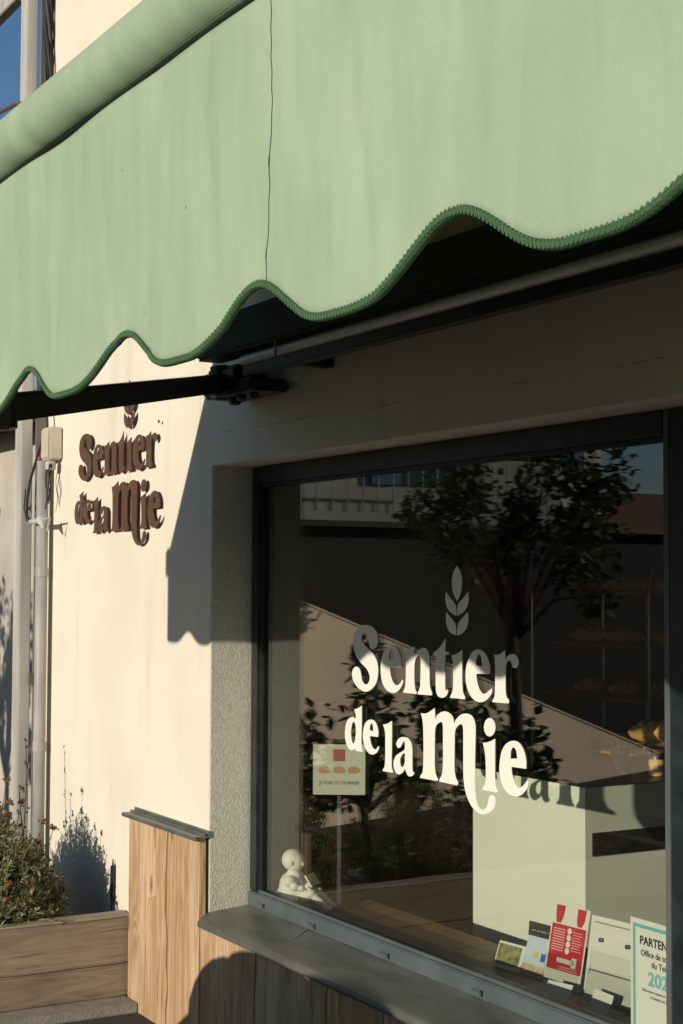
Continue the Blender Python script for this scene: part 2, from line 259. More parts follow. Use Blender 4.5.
M_PIPE = mat('grey_pipe', (.42, .40, .37), .5, (.27, .26, .24), 4, 5, stretch=(4, 4, .7))
M_CABLE = mat('black_cable', (.02, .02, .022), .6)
M_CABLEB = mat('brown_cable', (.12, .07, .045), .6)
M_BOX = mat('beige_box', (.55, .49, .36), .6, (.48, .42, .31), 10, 4)
M_RED = mat('red_plastic', (.45, .03, .025), .5)
M_NWALL = mat('pale_render', (.52, .46, .37), .95, (.40, .36, .30), 2.5, 5, bump=.3, bscale=80, bdist=.003)
M_BLUE = mat('blue_shutter', (.035, .085, .18), .55, (.03, .07, .15), 12, 3)
M_TILE = mat('roof_tile', (.30, .13, .07), .85, (.20, .085, .05), 12, 4)
M_SOIL = mat('planter_soil', (.055, .038, .025), 1, (.03, .02, .014), 30, 5, bump=1, bscale=60, bdist=.02)
M_LEAFB = mat('grey_green_leaf', (.09, .105, .045), .7, (.27, .275, .15), 9, 3, spec=.25)
M_STALK = mat('dry_stalk', (.25, .18, .08), .8)
M_HEAD = mat('dried_flower', (.20, .11, .05), .9, (.12, .065, .03), 60, 3)
M_TREELEAF = mat('tree_leaf', (.05, .075, .02), .55, (.09, .12, .035), 6, 2, spec=.35)
M_BARK = mat('bark', (.09, .07, .05), .95, (.05, .04, .03), 20, 4, bump=.8, bscale=30, bdist=.01)
M_ASPH = mat('asphalt', (.045, .045, .045), .92, (.065, .063, .06), 60, 5, bump=.9, bscale=150, bdist=.01)
M_CONC = mat('concrete_strip', (.33, .30, .25), .92, (.25, .23, .19), 20, 5, bump=.6, bscale=90, bdist=.004)
M_PAVE = mat('paving', (.27, .25, .22), .9, (.21, .2, .175), 4, 5, bump=.4, bscale=60, bdist=.004)
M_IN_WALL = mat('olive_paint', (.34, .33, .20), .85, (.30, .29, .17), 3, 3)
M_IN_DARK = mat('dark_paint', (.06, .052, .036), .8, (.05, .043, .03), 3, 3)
M_FLOOR = mat('brown_tile_floor', (.11, .08, .055), .45, (.08, .058, .04), 6, 4)
M_CTR = mat('sage_laminate', (.72, .76, .62), .5, (.70, .745, .60), 2, 3, spec=.3)
M_PAPER = mat('paper', (.66, .66, .58), .6, spec=.2)
M_INKR = mat('red_ink', (.48, .018, .03), .45)
M_INKK = mat('black_ink', (.03, .03, .03), .5)
M_INKT = mat('teal_ink', (.16, .42, .42), .5)
M_INKB = mat('blue_grey_ink', (.30, .38, .42), .5)
M_INKG = mat('olive_print', (.10, .11, .035), .5, (.32, .30, .12), 45, 3)
M_INKO = mat('bread_print', (.50, .27, .13), .5)
M_BREAD = mat('bread_crust', (.55, .27, .08), .7, (.75, .50, .22), 14, 4, bump=.6, bscale=40, bdist=.006)
M_PLAST = mat('white_plaster', (.78, .76, .66), .6, (.72, .70, .60), 20, 3)
M_STEEL = mat('steel', (.35, .35, .35), .3, metal=1)
M_TERRA = mat('stand_in_pot', (.05, .09, .06), .25, (.08, .12, .07), 5, 4)
M_HOUSE = mat('house_render', (.36, .35, .29), .95, (.31, .30, .25), 1.5, 4)
M_OCHRE = mat('shadow_edge_wall', (.78, .62, .46), .95, (.68, .53, .39), 1.2, 5, bump=.4, bscale=30, bdist=.01)
M_CARP = mat('car_paint', (.10, .12, .14), .25, metal=.4, coat=.6)
M_CARG = mat('car_glass', (.02, .025, .03), .05, spec=.8)
M_TYRE = mat('tyre', (.02, .02, .02), .8)

def glassmat(name, k=1.5, tint=(.86, .90, .84)):
    m = bpy.data.materials.new(name); m.use_nodes = True; nt = m.node_tree; N = nt.nodes; L = nt.links
    N.remove(N['Principled BSDF']); out = N['Material Output']
    g = N.new('ShaderNodeNewGeometry'); d = N.new('ShaderNodeVectorMath'); d.operation = 'DOT_PRODUCT'
    L.new(g.outputs['Incoming'], d.inputs[0]); L.new(g.outputs['Normal'], d.inputs[1])
    a = N.new('ShaderNodeMath'); a.operation = 'ABSOLUTE'; L.new(d.outputs['Value'], a.inputs[0])
    o = N.new('ShaderNodeMath'); o.operation = 'SUBTRACT'; o.inputs[0].default_value = 1; L.new(a.outputs[0], o.inputs[1])
    p = N.new('ShaderNodeMath'); p.operation = 'POWER'; p.inputs[1].default_value = 5; L.new(o.outputs[0], p.inputs[0])
    f = N.new('ShaderNodeMath'); f.operation = 'MULTIPLY_ADD'; f.inputs[1].default_value = .96*k; f.inputs[2].default_value = .04*k; f.use_clamp = True; L.new(p.outputs[0], f.inputs[0])
    t = N.new('ShaderNodeBsdfTransparent'); t.inputs[0].default_value = (*tint, 1)
    gl = N.new('ShaderNodeBsdfGlossy'); gl.inputs['Roughness'].default_value = 0.0; gl.inputs['Color'].default_value = (1, 1, 1, 1)
    mx = N.new('ShaderNodeMixShader'); L.new(f.outputs[0], mx.inputs[0]); L.new(t.outputs[0], mx.inputs[1]); L.new(gl.outputs[0], mx.inputs[2]); L.new(mx.outputs[0], out.inputs['Surface'])
    return m
M_GLASS = glassmat('window_glass', 2.1, (.955, .965, .93))
M_ACRYL = glassmat('acrylic', 1.0, (.93, .94, .92))

# ------------------------------------------------------------ camera
CAMY = -2.258
cam = bpy.data.objects.new('camera', bpy.data.cameras.new('camera')); COL.objects.link(cam)
yaw, pitch, roll, f = .52296, .04697, .00383, 1541.8
F = Vector((-cos(yaw)*cos(pitch), sin(yaw)*cos(pitch), sin(pitch)))
Rt = F.cross(Vector((0, 0, 1))).normalized(); U = Rt.cross(F)
c_, s_ = cos(roll), sin(roll)
Rr = Rt*c_+U*s_; UU = U*c_-Rt*s_
Mx = Matrix((Rr, UU, -F)).transposed().to_4x4(); Mx.translation = (0, CAMY, 1.57)
cam.matrix_world = Mx
cam.data.sensor_fit = 'VERTICAL'; cam.data.sensor_height = 36; cam.data.sensor_width = 24; cam.data.lens = f/1024*36
cam.data.clip_end = 2000; cam.data.clip_start = .02
SC.camera = cam

# ------------------------------------------------------------ light
S = Vector((-.37, 1, -.221)).normalized()
w = bpy.data.worlds.new('World'); SC.world = w; w.use_nodes = True
nt = w.node_tree; bg = nt.nodes['Background']; sky = nt.nodes.new('ShaderNodeTexSky'); sky.sky_type = 'NISHITA'; sky.sun_disc = False
elev = math.asin(-S.z); az = math.atan2(-S.x, -S.y)
sky.sun_elevation = elev; sky.sun_rotation = az
sky.altitude = 50; sky.air_density = 1.0; sky.dust_density = .3; sky.ozone_density = 4.0
nt.links.new(sky.outputs[0], bg.inputs['Color']); bg.inputs['Strength'].default_value = .10
sun = bpy.data.objects.new('sun', bpy.data.lights.new('sun', 'SUN')); COL.objects.link(sun)
sun.data.energy = 4.2; sun.data.angle = radians(.53); sun.data.color = (1, .92, .80)
sun.rotation_euler = S.to_track_quat('-Z', 'Y').to_euler()
SC.view_settings.view_transform = 'Standard'; SC.view_settings.look = 'None'; SC.view_settings.exposure = 0; SC.view_settings.gamma = 1

# ------------------------------------------------------------ ground
g = MB(); g.quad((-250, -250, 0), (250, -250, 0), (250, 250, 0), (-250, 250, 0)); tag(g.build('ground', M_ASPH), kind='structure')
g = MB(); g.box(-30, 12, -12.5, -9.0, 0, .12, .01); tag(g.build('pavement', M_PAVE), kind='structure')
g = MB(); g.box(-5.452, -5.33, -3.1, -.038, 0, .035, .004); tag(g.build('kerb_strip', M_CONC), kind='structure')

# ------------------------------------------------------------ bakery building
B = thing('shop_building', 'cream rendered bakery front with a wide dark framed shop window and timber cladding', 'building', (-4, 0, 0))
def loc(o, P=B):   # parts are modelled in world coordinates
    o.matrix_parent_inverse = Matrix.Translation(P.location).inverted(); return o
def rough_sheet(x0, x1, z0, z1, y, thick, mb):
    mb.box(x0, x1, y, y+thick, z0, z1)
m = MB()
WX0 = -6.60
m.box(WX0, -4.812, 0, .216, -.1, 6.0); m.box(-1.5, 6, 0, .216, -.1, 6.0)
m.box(-4.812, -1.5, 0, .216, 1.977, 6.0); m.box(-4.812, -1.5, 0, .17, -.1, .44)
loc(m.build('wall', M_WALL, B))
m = MB(); m.box(-4.812, -4.803, .001, .165, .44, 1.977); loc(m.build('window_reveal', M_REVEAL, B))
m = MB(); m.box(WX0, 6, .218, 7, 5.8, 6.0); m.box(WX0, WX0+.1, .218, 7, -.1, 5.8); m.box(5.8, 6, .218, 7, -.1, 5.8); m.box(WX0+.1, 5.8, 6.8, 7, -.1, 5.8); loc(m.build('rear_wall', M_WALL, B))
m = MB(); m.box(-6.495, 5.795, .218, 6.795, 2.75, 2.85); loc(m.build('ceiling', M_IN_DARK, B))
m = MB(); m.box(-6.495, 5.795, .218, 6.795, -.02, .03); loc(m.build('floor', M_FLOOR, B))
m = MB(); m.box(-6.494, -6.47, .22, 2.40, .031, 2.749)
loc(m.build('interior_wall', M_IN_WALL, B))
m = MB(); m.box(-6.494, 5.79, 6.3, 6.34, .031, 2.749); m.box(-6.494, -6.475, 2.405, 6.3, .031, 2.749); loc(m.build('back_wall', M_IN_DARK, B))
# crack line on the lintel
pts = []
x = -4.87
while x < -2.3:
    pts.append((x, .0004, 2.088-.012*(x+4.87)+.006*noise.noise(Vector((x*3, 0, 5)))+.002*noise.noise(Vector((x*30, 0, 5))))); x += .012
m = MB(); m.tube(pts, .0013, 5, rad=[.0004+.0016*abs(noise.noise(Vector((p[0]*14, 3, 1)))) for p in pts]); loc(m.build('render_crack', mat('crack_shadow', (.25, .22, .16), .9), B))

# window frame
fr = thing('shop_window', 'wide anthracite framed shop window with white lettering on its glass', 'window', (-3.7, .168, .5))
W_ = lambda o: loc(o, fr)
m = MB()
m.box(-4.801, -4.752, .150, .215, .520, 1.975, .003)                    # left stile
m.box(-4.752, -2.70, .150, .215, 1.915, 1.975, .003)                    # head
fo = W_(m.build('frame', M_FRAME, fr))
m = MB(); m.box(-4.801, -2.70, .143, .215, .462, .519, .004)             # bottom rail, paler metal
m.box(-4.752, -2.70, .158, .166, .519, .527)
bottom = W_(m.build('bottom_rail', M_FRAMEG, fr))
for px_ in (-4.70, -4.345, -3.90, -3.43):
    m = MB(); m.box(px_-.022, px_+.022, .135, .1425, .480, .492, .0025)
    c0 = W_(m.build('drainage_cap', M_FRAMEG, fr))
    m = MB(); m.box(px_+.0225, px_+.027, .139, .1425, .478, .494); W_(m.build('drainage_slot', M_BLACK, fr))
m = MB(); m.box(-2.699, -2.676, .150, .21, .44, 1.975, .003); W_(m.build('mullion_bead', M_FRAMEG, fr))
m = MB(); m.box(-2.674, -2.45, .145, .21, .02, 1.976, .004); W_(m.build('mullion', M_FRAME, fr))
m = MB(); m.box(-4.753, -2.70, .172, .180, .520, 1.916); W_(m.build('glazing', M_GLASS, fr))
m = MB(); m.box(-4.7525, -4.742, .160, .170, .528, 1.914); m.box(-4.742, -2.70, .160, .170, 1.904, 1.914); W_(m.build('glazing_gasket', M_BLACK, fr))
dr = thing('shop_door', 'dark framed glass shop door right of the shop window', 'door', (-2, .15, 0))
m = MB(); m.box(-2.445, -2.36, .11, .19, .02, 1.975, .003); m.box(-1.59, -1.502, .11, .19, .02, 1.975, .003); m.box(-2.36, -1.59, .11, .19, 1.88, 1.975, .003); m.box(-2.36, -1.59, .11, .19, .02, .25, .003); loc(m.build('frame', M_FRAME, dr), dr)
m = MB(); m.box(-2.36, -1.59, .145, .153, .25, 1.88); loc(m.build('glazing', M_GLASS, dr), dr)
m = MB(); m.tube([(-2.33, .06, .9), (-2.33, .06, 1.3)], .012, 10); m.box(-2.34, -2.32, .06, .112, .95, .97); m.box(-2.34, -2.32, .06, .112, 1.23, 1.25); loc(m.build('handle', M_STEEL, dr), dr)

# ledge: sheet falling outward with rolled lip
m = MB()
prof = [(.1425, .471), (.08, .4655), (-.02, .4565), (-.085, .4505), (-.100, .448), (-.108, .442), (-.111, .434), (-.108, .427), (-.100, .424), (-.094, .428), (-.094, .434), (-.085, .4395), (-.02, .4455), (.08, .4545), (.1425, .460)]
xs = [-4.800+.0, -4.55]+[-4.4+.2*i for i in range(15)]
def ledge_x(y, x):
    return x
rows = []
for i, x in enumerate([-4.796, -4.78]+xs[1:]):
    row = []
    for y, z in prof:
        xx = x
        if i <= 1 and y < 0: xx = x+.075*(-y/.111)*(1 if i == 0 else .95)
        if y < 0: y = y*.75; z = z+.006
        dz = .0008*noise.noise(Vector((x*6, y*9, 2)))
        row.append(m.bm.verts.new((xx, y, z+dz)))
    rows.append(row)
for a, b in zip(rows, rows[1:]):
    for k in range(len(prof)-1): m.bm.faces.new((a[k], a[k+1], b[k+1], b[k]))
m.bm.faces.new(rows[0]); m.bm.faces.new(rows[-1][::-1])
ld = loc(m.build('window_ledge', M_LEDGE, B))
for p in ld.data.polygons: p.use_smooth = len(p.vertices) == 4
m = MB(); m.tube([(-4.36+.02*i, .14-.0245*i, .4722-.00215*i) for i in range(10)], .0008, 5); loc(m.build('ledge_seam', M_CABLE, B))

# timber cladding: planks with waney seams
def wavy(x0, amp, seed, z0, z1, n=40):
    return [(x0+amp*noise.noise(Vector((seed*7.3, z*2.6, 0)))+amp*.25*noise.noise(Vector((seed*3.1, z*11, 4))), z0+(z1-z0)*i/n) for i in range(n+1) for z in [z0+(z1-z0)*i/n]]
seams = [(-5.440, .0), (-5.236, .030), (-5.092, .045), (-4.803, .0), (-4.385, .03), (-3.940, .03), (-3.62, .012), (-3.24, .01), (-2.93, .01), (-2.66, 0)]
for i in range(len(seams)-1):
    (a, aa), (b, ba) = seams[i], seams[i+1]
    top = .712 if b <= -4.80 else .419
    gl = .0060
    gr = .0055
    if i == 0:   # long shake crack through the first board
        pr = [(x-.04, z) for x, z in [(-5.163, .72), (-5.160, .66), (-5.138, .60), (-5.132, .50), (-5.138, .45), (-5.200, .43), (-5.222, .36), (-5.232, .22), (-5.235, .1), (-5.24, .0)]]
        right = [(x-.0015, z) for x, z in pr][::-1]
    else: right = [(x-gr, z) for x, z in wavy(b, ba, i+1, 0.0, .72)]
    if i == 1: left = [(x+.0015, z) for x, z in pr][::-1]
    else: left = [(x+gl, z) for x, z in wavy(a, aa, i, 0.0, .72)]
    right = [p for p in right if p[1] <= top]; left = [p for p in left if p[1] <= top]
    right.append((right[-1][0], top+.0005)); left.append((left[-1][0], top+.0005))
    m = MB(); m.prism(left+right[::-1], -.036, -.013)
    loc(m.build('cladding_plank', M_PLANK, B))
m = MB(); m.box(-5.43, -4.812, -.012, -.001, 0, .70); m.box(-4.812, -2.7, -.012, -.001, 0, .41); loc(m.build('cladding_batten', M_DARKWOOD, B))
# capping over the tall boards : rolled front nose and a rear upstand
m = MB()
m.box(-5.455, -4.797, -.052, -.0015, .709, .7145); m.tube([(-5.455, -.052, .707), (-4.797, -.052, .707)], .0080, 12)
m.box(-5.455, -4.797, -.024, -.020, .7145, .7225); m.box(-5.455, -4.797, -.0085, -.0015, .7145, .731)
loc(m.build('cladding_capping', M_CAP, B))

# ------------------------------------------------------------ lettering, twice
NAMES = [('S', 'letter'), ('e1', 'letter'), ('n', 'letter'), ('t', 'letter'), ('i1', 'letter'), ('e2', 'letter'), ('r', 'letter'), ('d', 'letter'), ('e3', 'letter'), ('l', 'letter'), ('a', 'letter'), ('M', 'letter'), ('i2', 'letter'), ('dot', 'letter_dot'), ('e4', 'letter'),
         ('L1', 'wheat_leaf'), ('L2', 'wheat_leaf'), ('L3', 'wheat_leaf'), ('L4', 'wheat_leaf'), ('L5', 'wheat_leaf')]
def lettering(root, material, ext, k=1.0, bevel=0):
    for g_, nm in NAMES:
        loops = [[(p[0]*.001*k, p[1]*.001*k) for p in crom(L)] for L in GLYPHS[g_]]
        curve_mesh(nm, loops, ext, material, root, bevel=bevel)
dl = thing('window_lettering', 'white vinyl lettering Sentier de la Mie with wheat ear on the window glass', 'lettering', (-3.7, .1705, 1.25))
lettering(dl, M_DECAL, .0006)
ws = thing('wall_sign', 'raised brown letters Sentier de la Mie with a wheat ear on the cream wall', 'sign', (-5.650, -.017, 1.997))
lettering(ws, M_SHADE, .0015, .95)
tm = MB(); tm.box(.408, .418, -.002, .002, .165, .175); tm.build('sign_mark', M_SHADE, ws)
for (x, z) in ((-.36, .12), (.3, .06), (.1, -.1), (-.43, -.15), (.32, -.2), (.13, .28)):
    pass

# ------------------------------------------------------------ awning
A = thing('awning', 'sage green canvas awning with a scalloped valance over the shop window', 'awning', (-2.4, 0, 2.8))
AW = lambda o: loc(o, A)
X0, X1 = -4.53, -.18
VY = -1.755
TOP = 2.000
def zlow(x):
    u = (x+1.000)/.2575
    return 1.7475+.040*(.5+.5*cos(2*pi*u))**1.6+.0025*noise.noise(Vector((x*5, 1, 1)))
def vy(x, z):
    t = (TOP-z)/.26
    return VY+t*(.004*noise.noise(Vector((x*3.1, z*1.2, 7)))+.0035*sin(x*24.4+1+1.5*noise.noise(Vector((x, 0, 3))))) + .0025*t*noise.noise(Vector((x*14, z*3, 1))) + .0016*(1-abs(noise.noise(Vector((x*9+z*2.5, z*1.6, 21))))*2.2)**3*min(1, t*3)*(1 if True else 0) - .001*(t*t)
def ztop(x): return TOP+.004*noise.noise(Vector((x*6, 9, 9)))
NX, NZ = 900, 26
m = MB()
grid = []
for i in range(NX+1):
    x = X0+(X1-X0)*i/NX; zl = zlow(x); zt = ztop(x)
    grid.append([m.bm.verts.new((x, vy(x, zl+(zt-zl)*k/NZ), zl+(zt-zl)*k/NZ)) for k in range(NZ+1)])
for i in range(NX):
    for k in range(NZ): m.bm.faces.new((grid[i][k], grid[i+1][k], grid[i+1][k+1], grid[i][k+1]))
va = AW(m.build('valance', M_FAB, A, smooth=True))
so = va.modifiers.new('s', 'SOLIDIFY'); so.thickness = .0012; so.offset = 1
# corded binding with overlock stitches
pts, rad = [], []
n = 9000
for i in range(n+1):
    x = X0+(X1-X0)*i/n; z = zlow(x)
    pts.append((x, vy(x, z), z+.001)); rad.append(.0033+.00012*sin(i*2*pi/8))
m = MB(); m.tube(pts, .005, 8, rad=rad)
bind = m.build('edge_binding', M_BIND, va, smooth=True); loc(bind, A); bind.matrix_parent_inverse = Matrix.Identity(4)
def sub(o, part):     # world modelled sub-part under a part already parented to an Empty
    o.parent = part; o.matrix_parent_inverse = Matrix.Identity(4); return o
zp = []
for i in range(0, 4351):
    x = X0+.001*i; z = zlow(x); zp.append((x+(.0009 if i % 4 < 2 else -.0009), vy(x, z)-.0031, z+.0012+(.0027 if i % 4 < 2 else -.0024)))
m = MB(); m.tube(zp, .00042, 4); sub(m.build('overlock_stitch', mat('stitch_thread', (.065, .135, .055), .8), va), va)
# vertical seam thread
pts = []
for k in range(70):
    z = TOP-.006-(TOP-.006-zlow(-.975))*k/69
    x = -.975-.010*((TOP-z)/.25)+.0055*noise.noise(Vector((0, z*16, 2)))+.0025*noise.noise(Vector((0, z*60, 2)))
    pts.append((x, vy(x, z)-.0012, z))
m = MB(); m.tube(pts, .0005, 5, rad=[.0005+.0022*max(0, noise.noise(Vector((4, p[2]*60, 1)))-.25) for p in pts]); sub(m.build('seam_thread', M_CABLE, va), va)
# small snags
for (x, z) in ((-1.262, 1.935), (-1.21, 1.80), (-1.12, 1.87)):
    m = MB(); m.box(x-.0008, x+.0008, vy(x, z)-.0012, vy(x, z)+.0001, z-.002, z+.002)
    sub(m.build('snag', M_BIND, va), va)
# front bar wrapped in canvas
m = MB()
rings = []
NT, NR = 160, 28
for i in range(NT+1):
    x = X0+(X1-X0)*i/NT
    rings.append([m.bm.verts.new((x, VY+.006+cos(2*pi*k/NR)*.031, 2.035+sin(2*pi*k/NR)*.031*(1+.015*noise.noise(Vector((x*9, k*.4, 0)))))) for k in range(NR)])
for a, b in zip(rings, rings[1:]):
    for k in range(NR): m.bm.faces.new((a[k], a[(k+1) % NR], b[(k+1) % NR], b[k]))
m.bm.faces.new(rings[0]); m.bm.faces.new(rings[-1][::-1])
AW(m.build('front_bar', M_FAB, A, smooth=True))
m = MB(); m.box(X0, X1, VY+.004, VY+.034, 1.990, 2.006); AW(m.build('front_rail', M_BLACK, A))
for ex in (X0-.012, X1+.001):
    m = MB(); m.box(ex, ex+.011, VY-.032, VY+.045, 1.985, 2.082, .006); AW(m.build('end_cap', M_BLACK, A))
# canopy
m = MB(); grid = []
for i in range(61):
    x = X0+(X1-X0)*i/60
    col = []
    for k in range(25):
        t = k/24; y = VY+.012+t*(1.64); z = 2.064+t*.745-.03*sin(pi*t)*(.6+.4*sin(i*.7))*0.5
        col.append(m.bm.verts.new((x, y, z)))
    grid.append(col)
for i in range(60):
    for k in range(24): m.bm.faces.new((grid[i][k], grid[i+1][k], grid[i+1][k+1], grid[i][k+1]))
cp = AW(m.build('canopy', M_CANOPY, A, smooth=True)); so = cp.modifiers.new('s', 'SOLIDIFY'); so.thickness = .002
m = MB(); m.tube([(X0, -.10, 2.78), (X1, -.10, 2.78)], .045, 20); AW(m.build('roller_tube', M_GALV, A))
m = MB(); m.box(X0, X1, -.20, -.001, 2.84, 2.87, .004); AW(m.build('roller_hood', M_FRAME, A))
# square torsion bar along the wall, standing off on brackets
m = MB(); m.tube([(-4.24, -.165, 2.257), (X1, -.165, 2.257)], .0155, 20); AW(m.build('torsion_bar', M_GALV, A))
m = MB(); m.box(-4.24, X1, -.168, -.125, 2.208, 2.2405, .003); AW(m.build('bar_shade_side', M_BLACK, A))  # black box stands in for the torsion bar's shaded underside
for bx in (-3.98, -2.0, -.6):
    m = MB(); m.box(bx-.006, bx+.006, -.190, -.187, 2.235, 2.295, .001); m.box(bx-.02, bx+.02, -.114, -.001, 2.215, 2.26, .003); m.box(bx-.012, bx+.012, -.187, -.114, 2.2845, 2.295, .002)
    AW(m.build('bar_bracket', M_BLACK, A))
def bar(m, a, b, w, h):
    a, b = Vector(a), Vector(b); d = (b-a); L = d.length; q = d.to_track_quat('X', 'Z').to_matrix()
    mm = bmesh.new(); bmesh.ops.create_cube(mm, size=1); bmesh.ops.scale(mm, vec=(L, w, h), verts=mm.verts); bmesh.ops.bevel(mm, geom=mm.edges[:], offset=.006, segments=2, affect='EDGES')
    bmesh.ops.rotate(mm, cent=(0, 0, 0), matrix=q, verts=mm.verts); bmesh.ops.translate(mm, vec=(a+b)/2, verts=mm.verts); m.merge(mm)
def arm(sx, ex, tx):
    S0 = Vector((sx, -.13, 2.215)); E = Vector((ex, -1.30, 1.925)); T = Vector((tx, VY+.04, 2.00))
    m = MB(); bar(m, S0, E, .04, .058); ob = AW(m.build('upper_arm', M_BLACK, A))
    m = MB(); bar(m, E+Vector((0, 0, .0)), T, .036, .045); AW(m.build('forearm', M_BLACK, A))
    m = MB(); m.lathe([(.02, -.045), (.034, -.04), (.034, .04), (.02, .045)], 20, E); AW(m.build('elbow_joint', M_BLACK, A), )
    m = MB(); m.lathe([(.025, -.05), (.04, -.045), (.04, .05), (.025, .055)], 20, S0); m.box(sx-.075, sx+.26, -.165, -.02, 2.165, 2.205, .01); m.box(sx-.10, sx+.13, -.15, -.03, 2.206, 2.262, .012)
    m.lathe([(.012, 0), (.02, .004), (.02, .018), (.008, .026)], 12, (sx+.03, -.10, 2.142)); m.lathe([(.010, 0), (.016, .004), (.016, .018), (.008, .022)], 12, (sx+.12, -.12, 2.146)); m.lathe([(.010, 0), (.014, .004), (.014, .018), (.008, .022)], 12, (sx+.19, -.11, 2.146))
    AW(m.build('shoulder_bracket', M_BLACK, A))
arm(-4.46, -3.05, -4.38); arm(-.55, -1.35, -.5) if False else None

# ------------------------------------------------------------ left end of the facade
m = MB(); m.box(X0+.01, X1-.01, -.20, -.10, 2.285, 2.41, .01); AW(m.build('shaded_backing', mat('shaded_canvas_green', (.030, .055, .024), .7, (.022, .042, .018), 5, 4), A))  # added box, coloured dark green in place of the shaded canvas underside
t = thing('downpipe', 'grey round downpipe at the left end of the cream wall', 'pipe', (-6.43, -.045, 0))
m = MB(); m.tube([(-6.43, -.048, 0), (-6.43, -.048, 2.10)], .026, 20); loc(m.build('pipe', M_PIPE, t, smooth=True), t)
for zc in (.87, 1.62):
    m = MB(); m.tube([(-6.43, -.048, zc-.02), (-6.43, -.048, zc+.02)], .0285, 20); loc(m.build('pipe_collar', M_PIPE, t), t)
t = thing('corner_post', 'white square post with a high crossbar at the left end of the cream wall', 'post', (-6.56, -.1, 0))
m = MB(); m.box(-6.625, -6.530, -.110, -.060, 0, 4.55, .004); loc(m.build('upright', M_PVC, t), t)
m = MB(); m.box(-7.6, -6.626, -.110, -.060, 4.22, 4.30, .004); m.box(-6.66, -6.626, -.10, -.07, 4.19, 4.219, .003); loc(m.build('crossbar', M_PVC, t), t)
m = MB(); m.box(-6.528, -6.515, -.050, -.002, 0, 4.55); m.box(-6.52, -6.495, -.075, -.055, 1.13, 1.18); loc(m.build('post_shadow_strip', mat('strip_shadow_tone', (.20, .17, .13), .7, (.12, .10, .08), 8, 4, stretch=(1, 1, .3)), t), t)  # dark strip coloured as the shadow between post and pipe
cb = MB()
for k in range(5):
    pts = []
    for i in range(90):
        z = 2.42+i*.03
        pts.append((-6.50+.015*sin(i*.30+k*1.5)+.012*noise.noise(Vector((k*5, z*3, 0)))+.004*k, -.028+.012*cos(i*.30+k*1.5), z))
    cb.tube(pts, .0075, 6)
tag(cb.build('cable_bundle', M_CABLE), 'twisted bundle of black cables running up the cream wall', 'cables')
t = thing('junction_box', 'small beige electrical box with hanging wires beside the downpipe', 'electrical box', (-6.3, -.05, 2.15))
m = MB(); m.box(-6.42, -6.31, -.06, -.002, 2.10, 2.24, .006); loc(m.build('housing', M_BOX, t), t)
m = MB(); m.box(-6.41, -6.32, -.064, -.0605, 2.11, 2.23, .002); loc(m.build('cover', M_BOX, t), t)
m = MB(); m.lathe([(.012, -.03), (.022, -.028), (.024, 0), (.018, .01)], 16, (-6.34, -.045, 2.085)); loc(m.build('cable_gland', M_PVC, t), t)
m = MB(); m.ball((-6.44, -.06, 2.11), .010, 2); loc(m.build('red_cap', M_RED, t), t)
m = MB()
for k, (dx, ln) in enumerate(((0, .16), (.02, .13), (-.015, .19), (.035, .17))):
    m.tube([(-6.35+dx+.012*sin(j*.7+k), -.045-.004*k, 2.08-ln*j/12) for j in range(13)], .0035, 6)
m.tube([(-6.42, -.05, 2.20), (-6.46, -.06, 2.13), (-6.50, -.08, 2.02), (-6.51, -.09, 1.93), (-6.48, -.10, 1.86), (-6.42, -.10, 1.835), (-6.30, -.09, 1.835)], .006, 7)
m.tube([(-6.40, -.04, 2.24), (-6.43, -.035, 2.34), (-6.48, -.03, 2.45)], .006, 7)
m.tube([(-6.50, -.10, 1.98), (-6.52, -.10, 1.90), (-6.48, -.10, 1.84)], .003, 6)
loc(m.build('wire', M_CABLE, t), t)
m = MB(); m.tube([(-6.42, -.10, 1.835), (-6.30, -.10, 1.835)], .011, 10); m.tube([(-6.30, -.10, 1.84), (-6.26, -.10, 1.80)], .018, 10, rad=[.022, .004]); m.tube([(-6.31, -.09, 1.84), (-6.21, -.09, 1.845), (-6.24, -.09, 1.79)], .005, 6); loc(m.build('wall_clip', M_PVC, t), t)
m = MB(); m.tube([(-7.9+.16*i, -.34+.001*i*i*.5, 3.74-.19*(i/12)-.03*sin(pi*i/12)) for i in range(12)]+[(-5.95, -.12, 3.52), (-5.90, -.002, 3.50)], .009, 8); tag(m.build('overhead_cable', M_CABLEB), 'brown cable sagging in front of the blue sky at the upper left', 'cable')
# neighbouring lower house further along
t = thing('neighbour_house', 'pale grey house with a dark blue shutter beyond the left end of the cream wall', 'house', (-9.5, 1, 0))
m = MB(); m.box(-12.5, -6.75, .75, 4.5, -.1, 2.06); m.box(-12.5, -10.14, .75, 4.5, 2.06, 2.52); m.box(-9.87, -6.75, .75, 4.5, 2.06, 2.52) if False else m.box(-9.60, -6.75, .75, 4.5, 2.06, 2.52); loc(m.build('wall', M_NWALL, t), t)
m = MB(); m.box(-10.14, -9.60, .80, .86, 2.06, 2.52); m.box(-10.13, -9.62, .775, .799, 2.08, 2.50, .004); loc(m.build('shutter', M_BLUE, t), t)
m = MB(); m.prism([(-12.7, 2.53), (-6.77, 2.53), (-6.77, 2.58), (-12.7, 2.58)], .45, 4.7); m.tube([(-12.7, .42, 2.52), (-6.8, .42, 2.52)], .05, 12); loc(m.build('eave', mat('eave_paint', (.22, .24, .27), .7), t), t)
m = MB(); m.box(-12.7, -6.77, .5, 4.7, 2.585, 2.64); loc(m.build('roof', M_TILE, t), t)
m = MB(); m.box(-10.2, -9.55, .68, .749, 2.0, 2.05, .005); loc(m.build('sill', M_NWALL, t), t)

